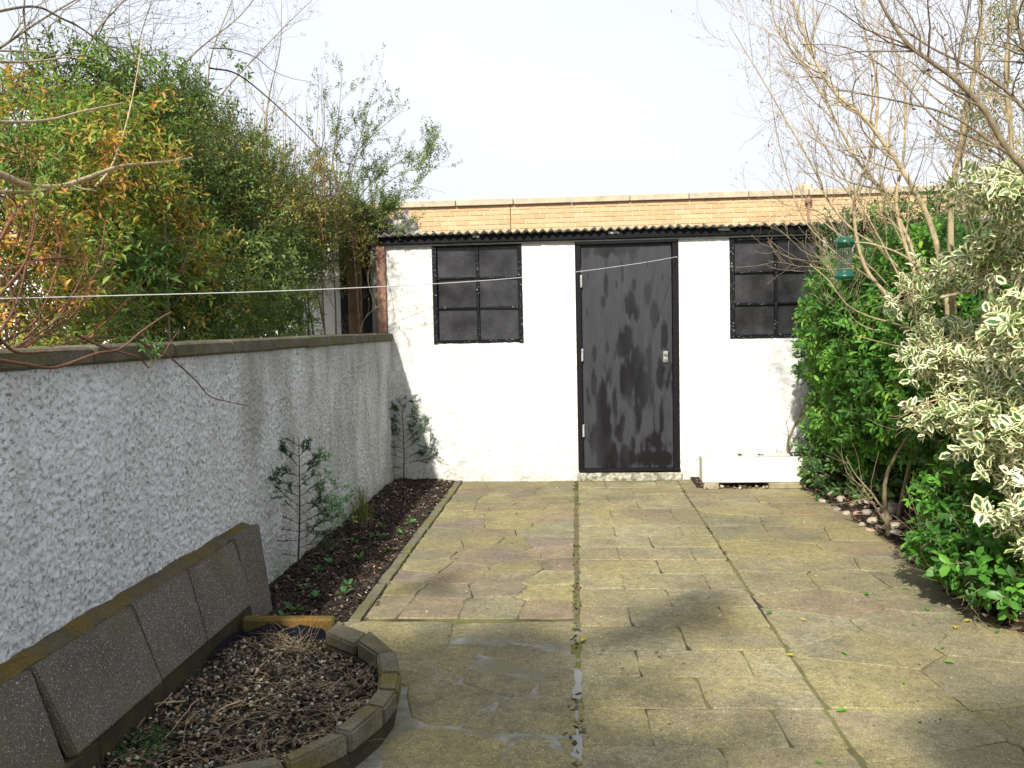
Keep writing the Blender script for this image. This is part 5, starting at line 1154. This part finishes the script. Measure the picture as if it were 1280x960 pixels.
# ------------------------------------------------------------------ stones, trough, feeder, line, odds
ico = bmesh.new(); bmesh.ops.create_icosphere(ico, subdivisions=2, radius=1); iv_ = np.array([v.co[:] for v in ico.verts]); if_ = np.array([[v.index for v in f.verts] for f in ico.faces]); ico.free()
stm = []
for k in range(6):
    v = iv_*(1+.22*(vnoise(iv_+k*9, .8, k)-.5)[:, None]*2); stm.append(mesh('stone', v, if_, M_OCOL, True))
spx = [(1012, 622), (1022, 626), (1030, 622), (1034, 630), (1040, 618), (1046, 632), (1052, 625), (1060, 622), (1066, 632), (1072, 627), (1080, 634), (1084, 642), (1078, 650), (1090, 650), (1096, 637), (1102, 645), (1088, 658), (1100, 658), (1108, 652), (1048, 640), (1058, 637), (1004, 628), (1062, 616), (1114, 662), (1072, 640), (1094, 630), (1036, 640), (1120, 668)]
rank = {k: i for i, k in enumerate(sorted(range(len(spx)), key=lambda k: spx[k]))}
CN = {(.42, .36, .27): 'cream', (.33, .29, .24): 'greyish brown', (.46, .40, .32): 'palest cream', (.25, .22, .20): 'dark grey', (.38, .28, .2): 'pinkish brown'}
for k, (px, py) in enumerate(spx):
    q = P(px, py, z=.03); s = R.uniform(.022, .045); o = bpy.data.objects.new('stone', stm[k % 6]); o.location = (q[0], q[1], float(zr(q[None])[0])+s*.3); o.scale = (s*R.uniform(.9, 1.4), s, s*.62); o.rotation_euler = (R.uniform(-.3, .3), R.uniform(-.3, .3), R.uniform(0, 6))
    c = R.choice([(.42, .36, .27), (.33, .29, .24), (.46, .40, .32), (.25, .22, .20), (.38, .28, .2)]); o.color = (*c, 1)
    link(o, None, '%s rounded stone, %s counting from the trough along the right border edging' % (CN[c], ORD[rank[k]]), 'stone', 'stones edging the right border')
o = bpy.data.objects.new('stone', stm[2]); q = P(1112, 650, z=.03); o.location = (q[0]+.02, q[1], float(zr(q[None])[0])+.04); o.scale = (.10, .07, .05); o.color = (.2, .18, .14, 1); link(o, None, 'largest dark grey stone at the near end of the stone edging', 'stone')
# trough
tr = thing('trough', (1.45, 7.5, 0), 'long white rectangular planting trough standing on two blocks against the wall', 'planter')
x0, x1, y0, y1, z0, z1 = 1.022, 1.95, 7.42, 7.64, .052, .262; mb = MB()
put('body', MB().box((x0, y0, z0), (x1, y0+.02, z1)).box((x0, y1-.02, z0), (x1, y1, z1)).box((x0, y0+.021, z0), (x0+.02, y1-.021, z1)).box((x1-.02, y0+.021, z0), (x1, y1-.021, z1)).box((x0+.021, y0+.021, z0+.002), (x1-.021, y1-.021, z0+.02)).mesh('body', M_TROUGH, .005, seg=2), tr)
bx('soil', (x0+.022, y0+.022, z0+.021), (x1-.022, y1-.022, z1-.03), M_SOIL, tr, .01, .01)
for k, (a, b) in enumerate(((1.03, 1.155), (1.56, 1.86))): bx('concrete_block', (a, 7.40, 0.0), (b, 7.62, .05), m_mossy('trough_foot', (.4, .36, .24), (.28, .25, .15), (.25, .22, .1), 12), None, .008, .004, label=['narrow pale block under the left end of the white trough', 'wide pale block under the right part of the white trough'][k], cat='block')
for px in (925, 950):
    q = P(px, 572, y=7.55); t = thing('weed', (q[0], 7.55, .24), 'small weed sprouting %s of the white trough' % ('from the middle' if px == 925 else 'right of the middle'), 'weed'); n_ = 14
    a = NR.uniform(0, 6.28, n_); D = np.c_[np.cos(a), np.sin(a), NR.uniform(.5, 1.2, n_)]; lf = dict(P=np.repeat(np.array([[q[0], 7.55, .245]]), n_, 0)+D*.012, D=D, N=np.repeat([[0, -.3, 1.]], n_, 0), L=NR.uniform(.02, .035, n_), W=NR.uniform(.008, .014, n_), r=NR.random(n_)); leaves('foliage', t, lf, 'small', L_WEED)
# feeder
fx, fy = 1.60, 5.5; ft, fbz = 1.868, 1.615
fd = thing('bird_feeder', (fx, fy, fbz), 'hanging bird feeder with green lid and base and wire mesh tube', 'bird feeder')
put('lid', MB().lathe([(.004, .045), (.02, .042), (.045, .03), (.058, .012), (.060, 0), (.052, -.004), (.05, -.02), (.046, -.022), (.0, -.01)], (fx, fy, ft-.045), 28).mesh('lid', M_FEED, 0, True), fd)
put('base', MB().lathe([(.0, .05), (.043, .05), (.047, .046), (.048, .028), (.060, .022), (.062, .010), (.056, .0), (0, 0)], (fx, fy, fbz), 28).mesh('base', M_FEED, 0, True), fd)
mb = MB()
for k in range(18):
    a = 2*math.pi*k/18; ca, sa = .042*math.cos(a), .042*math.sin(a); mb.tube([(fx+ca, fy+sa, fbz+.048), (fx+ca, fy+sa, ft-.05)], .0016, 4)
for k in range(10):
    z = fbz+.055+k*.0148; mb.tube([(fx+.042*math.cos(a), fy+.042*math.sin(a), z) for a in np.linspace(0, 2*math.pi, 19)], .0014, 4, False)
put('mesh_tube', mb.mesh('mesh_tube', M_MESH), fd)
put('hanger', MB().tube(spline([(fx-.03, fy, ft-.01), (fx-.01, fy, ft+.05), (fx, fy, ft+.085), (fx+.01, fy, ft+.05), (fx+.03, fy, ft-.01)], 5), .0014, 4).tube([(fx, fy, ft+.085), (fx, fy, ft+.15)], .0014, 4).mesh('hanger', M_METAL), fd)
# washing line
A = P(846, 321, y=YB-.03); cl = thing('washing_line', tuple(A), 'thin white plastic washing line strung from the door frame to the left', 'washing line')
pd = np.array([-1.9, 2.9])-A[:2]; nrm2 = np.array([-pd[1], pd[0]]); pts = [A]
for px, py in [(800, 329), (720, 340), (640, 348), (540, 355), (420, 361), (300, 365.5), (150, 369.5), (0, 373.3), (-120, 375)]:
    d = CM.T @ np.array([(px-640)/F0, -(py-480)/F0, -1.0]); t_ = ((A[:2]-EYE[:2])@nrm2)/(d[:2]@nrm2); pts.append(EYE+d*t_)
pts = spline(pts, 6); put('cord', tubes_mesh('cord', [(pts, np.full(len(pts), .0022))], M_LINE, .0001), cl)
q = P(805, 330, y=YB-.3); 
i = int(np.argmin(np.abs(proj(pts)[0]-805))); q = pts[i]; put('peg', MB().tube([q+np.array([0, 0, .008]), q+np.array([.003, 0, -.02]), q+np.array([-.006, 0, -.04])], .003, 5).mesh('peg', M_FRAME), cl)
put('hook', MB().tube([A+np.array([0, .05, 0]), A+np.array([0, 0, 0]), A+np.array([0.004, -.004, -.012])], .003, 6).mesh('hook', M_METAL), cl)
e = pts[-1]; bx('line_post', (e[0]-.04, e[1]-.08, 0), (e[0]+.04, e[1], 1.7), M_TIMBER, None, .006, label='timber post holding the far end of the washing line behind the garden wall', cat='post')
# fallen leaves on the paving
FLV = [(1196, 783), (1052, 815), (1176, 812), (1018, 953), (734, 799), (1130, 856), (1085, 742), (1160, 760), (1138, 780), (1250, 790), (1066, 962), (1045, 890), (965, 765), (993, 820), (1000, 775), (1180, 828), (1214, 776), (1128, 735)]
for k, (px, py) in enumerate(FLV):
    q = P(px, py, z=.004); a = R.uniform(0, 6.28); D = np.array([[math.cos(a), math.sin(a), .08]]); L = np.array([R.uniform(.025, .05)])
    V, F, E_ = leaf_verts('oval', np.array([[q[0], q[1], .008+max(0, float(zr(q[None])[0]))]]), D, np.array([[0., -.1, 1.]]), L, L*.5); put('fallen_leaf', mesh('fallen_leaf', V, F, R.choice([L_WEED, L_YELLOW, L_GLOSS]), True, {'rnd': np.full(8, R.uniform(.5, 1)), 'edge': E_}), None, label='small fallen leaf on the right paving, %s leaf counting from the left of the picture' % ORD[sorted(q_[0] for q_ in FLV if q_[0] > 900).index(px)], cat='leaf', group='fallen leaves on the paving') if px > 900 else put('fallen_leaf', mesh('fallen_leaf', V, F, L_YELLOW, True, {'rnd': np.full(8, .5), 'edge': E_}), None, label='single yellow fallen leaf on the paving just right of the centre joint', cat='leaf')
